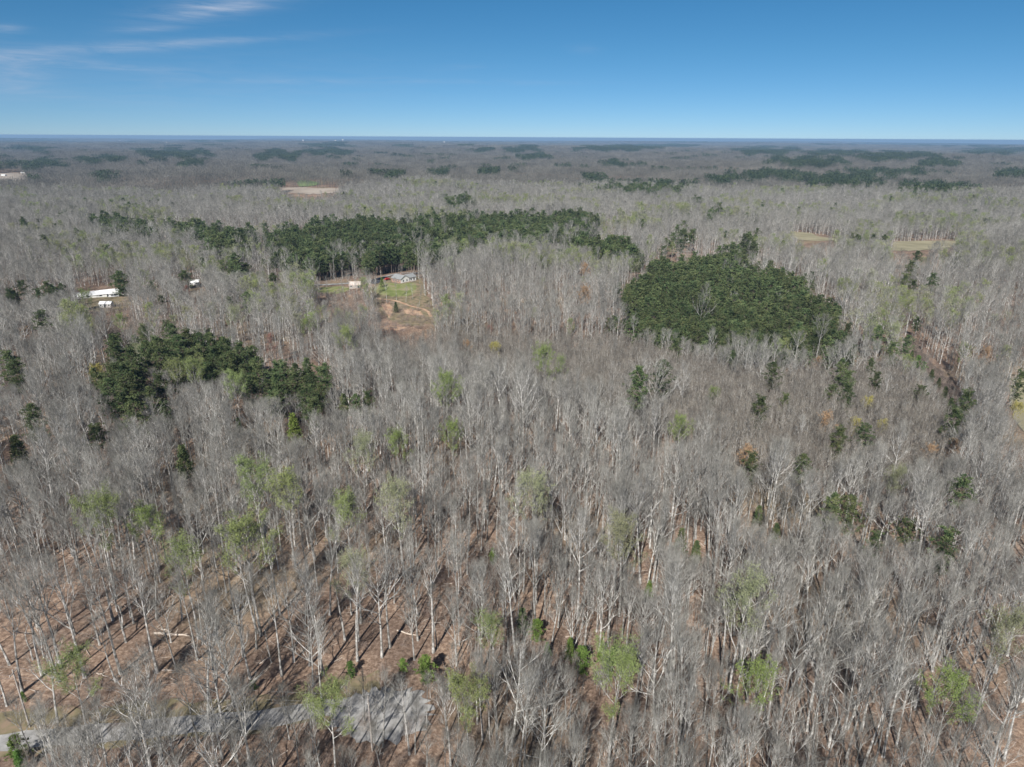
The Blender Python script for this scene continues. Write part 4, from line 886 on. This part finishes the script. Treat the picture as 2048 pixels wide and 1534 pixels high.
# brick and white gabled house; local +x runs along the ridge towards the white gable
hx, hy = unproj(801, 563); hz = gz(hx, hy) - .2
house = thing('house', 'brick and white gabled house with grey shingle roof on the green lawn', 'house', (hx, hy, hz), R(-40)); house.scale = (.86, .86, .86)
w = MB(); gable_block(w, 11, 9, 3.4, 2.4); wm = w.mesh('house_wall', [M['brick'], M['white']]); link('wall', wm, house)
gw = MB(); n = 5; gw.v = [(5.56, -4.5, 0), (5.56, 4.5, 0), (5.56, 4.5, 3.4), (5.56, 0, 5.8), (5.56, -4.5, 3.4)]; gw.f = [(0, 1, 2, 3, 4)]; gw.m = [0]
gw2 = MB(); gw2.v = [(5.51, y, z) for (_, y, z) in gw.v] + gw.v; gw2.f = [(5, 6, 7, 8, 9)] + [(i, (i + 1) % 5, 5 + (i + 1) % 5, 5 + i) for i in range(5)]; gw2.m = [0] * 6
link('gable', gw2.mesh('house_gable', [M['white']]), house, label='white siding gable end')
link('roof', gable_roof(11, 9, 3.4, 2.4).mesh('house_roof', [M['shingle']]), house)
wing = MB(); gable_block(wing, 8, 8, 3.2, 2.0); o = link('wing_wall', wing.mesh('house_wing', [M['white']]), house, (1.0, 8.4, 0)); o.rotation_euler[2] = R(90)
o = link('roof', gable_roof(8, 8, 3.2, 2.0, .45).mesh('wing_roof', [M['shingle']]), house, (1.0, 8.2, 0.12)); o.rotation_euler[2] = R(90)
for yy in (-1.9, 1.9): window(house, 5.57, yy, 1.1, 1.0, 1.5, 'x+')
window(house, 5.02, 7.0, 1.1, 1.0, 1.3, 'x+'); window(house, 5.02, 10.0, .3, 1.1, 2.2, 'x+', 'door')
for xx in (-3.4, 0.2, 3.2): window(house, xx, -4.5, 1.2, .9, 1.2, 'y-')
ch = MB(); ch.box(-1.2, -.4, 1.2, 2.0, 4.4, 6.6); link('chimney', ch.mesh('chimney', [M['brick']]), house)
dk = MB(); dk.box(5.7, 8.2, 4.8, 9.5, .5, .65); [dk.box(x - .07, x + .07, y - .07, y + .07, 0, 1.5) for x in (5.8, 8.1) for y in (4.9, 7.1, 9.4)]; link('deck', dk.mesh('deck', [M['pole']]), house)
def simple_building(name, label, px, L, W, h, rise, rz, wall, roofm, wins, cat='building', door=None, group=None, wsz=(.9, 1.0)):
    x, y = unproj(*px); t = thing(name, label, cat, (x, y, level(x, y, W / 2)), R(rz), group)
    w = MB(); gable_block(w, L, W, h, rise); link('wall', w.mesh(name + '_wall', [wall]), t); link('roof', gable_roof(L, W, h, rise, .35, .12).mesh(name + '_roof', [roofm]), t)
    for xx in wins: window(t, xx, -W / 2, 1.2, wsz[0], wsz[1], 'y-')
    if door is not None: window(t, door, -W / 2, .25, 1.1, 2.1, 'y-', 'door')
    return t
tr = simple_building('mobile_home', 'long white mobile home with pale metal roof between the trees', (206, 592), 33, 8.0, 2.3, 1.9, 36, M['white'], M['metal'], (-12, -8.5, -1.5, 6.5, 11.5), 'mobile home', 2.5, wsz=(1.5, .9))
pc = MB(); pc.box(2.5, 8.5, -6.4, -4.4, 2.3, 2.42); [pc.box(x - .08, x + .08, -6.3, -6.14, 0, 2.3) for x in (2.7, 5.5, 8.3)]; pc.box(2.5, 8.5, -6.4, -4.0, .4, .5); link('porch', pc.mesh('porch', [M['metal']]), tr)
simple_building('shed', 'small white shed in front of the long mobile home', (214, 614), 6.5, 4.5, 2.6, 1.1, 5, M['metal'], M['metal'], (-2.4, 2.4), 'shed', 0)
g = simple_building('garage', 'white garage with tan tarp roof left of the brick house', (711, 575), 7.4, 5.4, 2.6, 1.9, 5, M['pole'], M['tanroof'], (-2.5,), 'garage', 2.4)
simple_building('cottage', 'small pale house half hidden by trees right of the mobile home', (388, 569), 7, 5, 2.2, 1.4, 20, M['white'], M['metal'], (-2, 2), 'house')
FB = [(8,352,11,'white farmhouse beside the pale field at the frame edge'),(46,347,9,'smaller pale farmhouse right of the white one by the field'),(248,350,16,'leftmost far white house in the grey wood'),(258,351,12,'middle far white shed in the grey wood'),(266,350,14,'rightmost far white house of three in the grey wood'),
      (334,354,12,'lone white hut far off in the grey wood'),(581,347,18,'far white farmhouse at the pale field'),(590,290,45,'wide far white barn below the horizon'),(566,293,40,'far white barn beside a field near the horizon'),(468,291,30,'tiny far white barn near the horizon'),
      (208,281,40,'far off white building near the horizon on the left'),(240,282,40,'second far off white building right of the first near the horizon'),(1953,438,10,'small house with white roof in the right-hand wood'),(1370,484,11,'small pale house behind the dark pines and farm track'),
      (672,355,16,'pale farmhouse right of the thin field'),(830,310,28,'far pale barn in the middle distance')]
for (u, v, L, lab) in FB: simple_building('farm_building', lab, (u, v), L, L * .5, L * .22 if L > 20 else 3, L * .1, rng.uniform(-25, 25), M['white'], M['metal'], (-L * .25, L * .25), 'building', group='far farm buildings')
# water towers and masts on the horizon
for (u, v, H, lab) in [(335, 271.5, 48, 'white water tower on the skyline, farthest left'), (671, 273.5, 40, 'pale water tower on the skyline beside a second one'), (686, 273, 46, 'taller water tower right of another on the skyline'), (887, 277, 42, 'white water tower on the skyline near the middle'),
                       (607, 273, 44, 'slim water tower on the skyline left of a pair')]:
    a = (u - 1024) / FPX; D = 9000.0; x, y = D * a / math.hypot(1, a) * .95, D / math.hypot(1, a); z = gz(x, y)
    t = thing('water_tower', lab, 'water tower', (x, y, z), 0, 'water towers on the horizon')
    s = MB(); s.tube([np.array((0, 0, 0.)), np.array((0, 0, H * .72))], [2.4, 2.0], 10); link('stem', s.mesh('tower_stem', [M['white']]), t)
    b = MB(); pts = []; rr = []
    for i in range(9): f = i / 8; pts.append(np.array((0, 0, H * (.68 + .32 * f)))); rr.append(8.0 * math.sin(math.pi * (.08 + .84 * f)) ** .6)
    b.tube(pts, rr, 16); link('tank', b.mesh('tower_tank', [M['white']], True), t)
# utility poles and wires
def pole(px, H, label, lamp=False, top=None):
    x, y = unproj(*px); z = gz(x, y); t = thing('utility_pole', label, 'utility pole', (x, y, z), R(6))
    a = MB(); a.tube([np.array((0, 0, -.2)), np.array((0, 0, H))], [.17, .11], 8); link('post', a.mesh('pole_post', [M['pole']]), t)
    c = MB(); c.box(-.06, .06, -1.1, 1.1, H - .7, H - .58); link('crossarm', c.mesh('crossarm', [M['pole']]), t)
    if lamp:
        l = MB(); l.tube([np.array((0, -.1, H - 1.6)), np.array((0, -.5, H - 1.3)), np.array((0, -.9, H - 1.4))], [.05, .05, .2], 6); link('lamp', l.mesh('pole_lamp', [M['white']]), t)
    for yy in (-.95, 0, .95):
        i_ = MB(); i_.tube([np.array((0, yy, H - .58)), np.array((0, yy, H - .4))], [.05, .04], 6); link('insulator', i_.mesh('insulator', [M['white']]), t)
    return x, y, z + H - .42
p1 = pole((60, 1455), 13, 'tall weathered utility pole beside the gravel road')
p2 = pole((745, 1502), 12, 'slim utility pole at the gravel turnaround')
pole((763, 566), 9, 'utility pole with white lamp behind the lawn', True)
p0 = (p1[0] - 70, p1[1] + 8, p1[2] + 1)
for k, (dy, dz) in enumerate([(-.9, 0), (.9, 0), (0, -1.6)]):
    wb = MB()
    for a, b in ((p0, p1), (p1, p2)):
        pts = []
        for i in range(25): f = i / 24; pts.append(np.array((a[0] + (b[0] - a[0]) * f, a[1] + (b[1] - a[1]) * f + dy, a[2] + (b[2] - a[2]) * f + dz - 4 * 1.2 * f * (1 - f))))
        wb.tube(pts, [.012] * 25, 4, 0, False)
    link('power_line', wb.mesh('power_line', [M['wire']]), label=['nearest power line strung between the utility poles by the road', 'farther power line strung between the utility poles by the road', 'lowest power line sagging between the utility poles by the road'][k], category='power line', group='power lines')
# red car by the house
cx_, cy_ = unproj(775, 560.5); car = thing('parked_car', 'small red car parked at the corner of the brick house', 'car', (cx_, cy_, gz(cx_, cy_) + .3), R(55))
b = MB()
prof = [(-2.2, .35), (-2.2, .85), (-1.5, .95), (-1.0, 1.45), (.5, 1.45), (1.1, .98), (2.1, .85), (2.2, .35)]
nb = len(prof)
for s in (-.85, .85): b.v += [(x, s * (.82 if z > 1 else 1), z) for x, z in prof]
b.f.append(tuple(range(nb))); b.f.append(tuple(range(2 * nb - 1, nb - 1, -1))); b.m += [0, 0]
for i in range(nb): j = (i + 1) % nb; b.f.append((i, j, nb + j, nb + i)); b.m.append(0)
link('body', b.mesh('car_body', [M['red']]), car)
g_ = MB()
for s in (-1, 1): g_.quad((-1.2, s * .80, 1.0), (.85, s * .80, 1.0), (.4, s * .73, 1.4), (-.9, s * .73, 1.4))
g_.quad((1.12, -.66, 1.03), (1.12, .66, 1.03), (.56, .6, 1.42), (.56, -.6, 1.42)); link('windows', g_.mesh('car_windows', [M['glass']]), car)
for x in (-1.4, 1.4):
    for s in (-.82, .82):
        wv = MB(); wv.tube([np.array((x, s - .1, .32)), np.array((x, s + .1, .32))], [.32, .32], 12); wv.f.append(tuple(range(12))); wv.m.append(0); link('wheel', wv.mesh('car_wheel', [M['rubber']]), car)
# fallen logs
for (a, b_, rr, lab) in [((310, 1268), (382, 1274), .28, 'pale fallen log lying level in the open brown wood'), ((322, 1258), (348, 1270), .16, 'thin broken log crossing the pale fallen log'), ((795, 1262), (838, 1276), .17, 'thin fallen log right of the tallest shadows in the open wood'),
                         ((196, 1346), (217, 1354), .13, 'short snapped log by the gravel road side of the wood'), ((325, 1342), (356, 1342), .2, 'fallen log at the foot of a slender trunk'), ((515, 1330), (538, 1318), .17, 'reddish snapped log near the fork of shadows'),
                         ((980, 1380), (1035, 1350), .16, 'bent dead log leaning in the wood right of the turnaround'), ((600, 1270), (640, 1280), .12, 'thin pale fallen pole in the striped shade')]:
    A = np.array(unproj(*a)); B = np.array(unproj(*b_)); r = random.Random(int(a[0])); pts = []
    for i in range(6): f = i / 5; q = A + (B - A) * f + np.array((r.gauss(0, .12), r.gauss(0, .12))); pts.append(np.array((q[0], q[1], gz(*q) + rr * (.8 + f * .6))))
    t = thing('fallen_log', lab, 'log', tuple(pts[0])); pts = [p - pts[0] for p in pts]
    m_ = MB(); m_.tube(pts, [rr * (1 - .1 * i) for i in range(6)], 7); link('stem', m_.mesh('log_stem', [M['log']]), t)
    m2 = MB()
    for i in range(5):
        p = pts[2 + i % 4]; d = rvec(r); d[2] = abs(d[2]); m2.tube([p, p + d * r.uniform(.6, 1.6)], [rr * .3, .02], 4, 0, False)
    link('branches', m2.mesh('log_branches', [M['log']]), t)

# ------------------------------------------------------------------ haze
hb = MB(); hb.box(-47000, 47000, -47000, 47000, -175, 101.5)
hm = bpy.data.materials.new('haze'); hm.use_nodes = True; N = hm.node_tree.nodes; N.remove(N['Principled BSDF'])
pv = N.new('ShaderNodeVolumePrincipled'); pv.inputs['Color'].default_value = (.36, .58, .86, 1); pv.inputs['Density'].default_value = 7.5e-5; pv.inputs['Anisotropy'].default_value = 0
hm.node_tree.links.new(pv.outputs[0], N['Material Output'].inputs['Volume'])
link('haze', hb.mesh('haze', [hm]), kind='stuff')
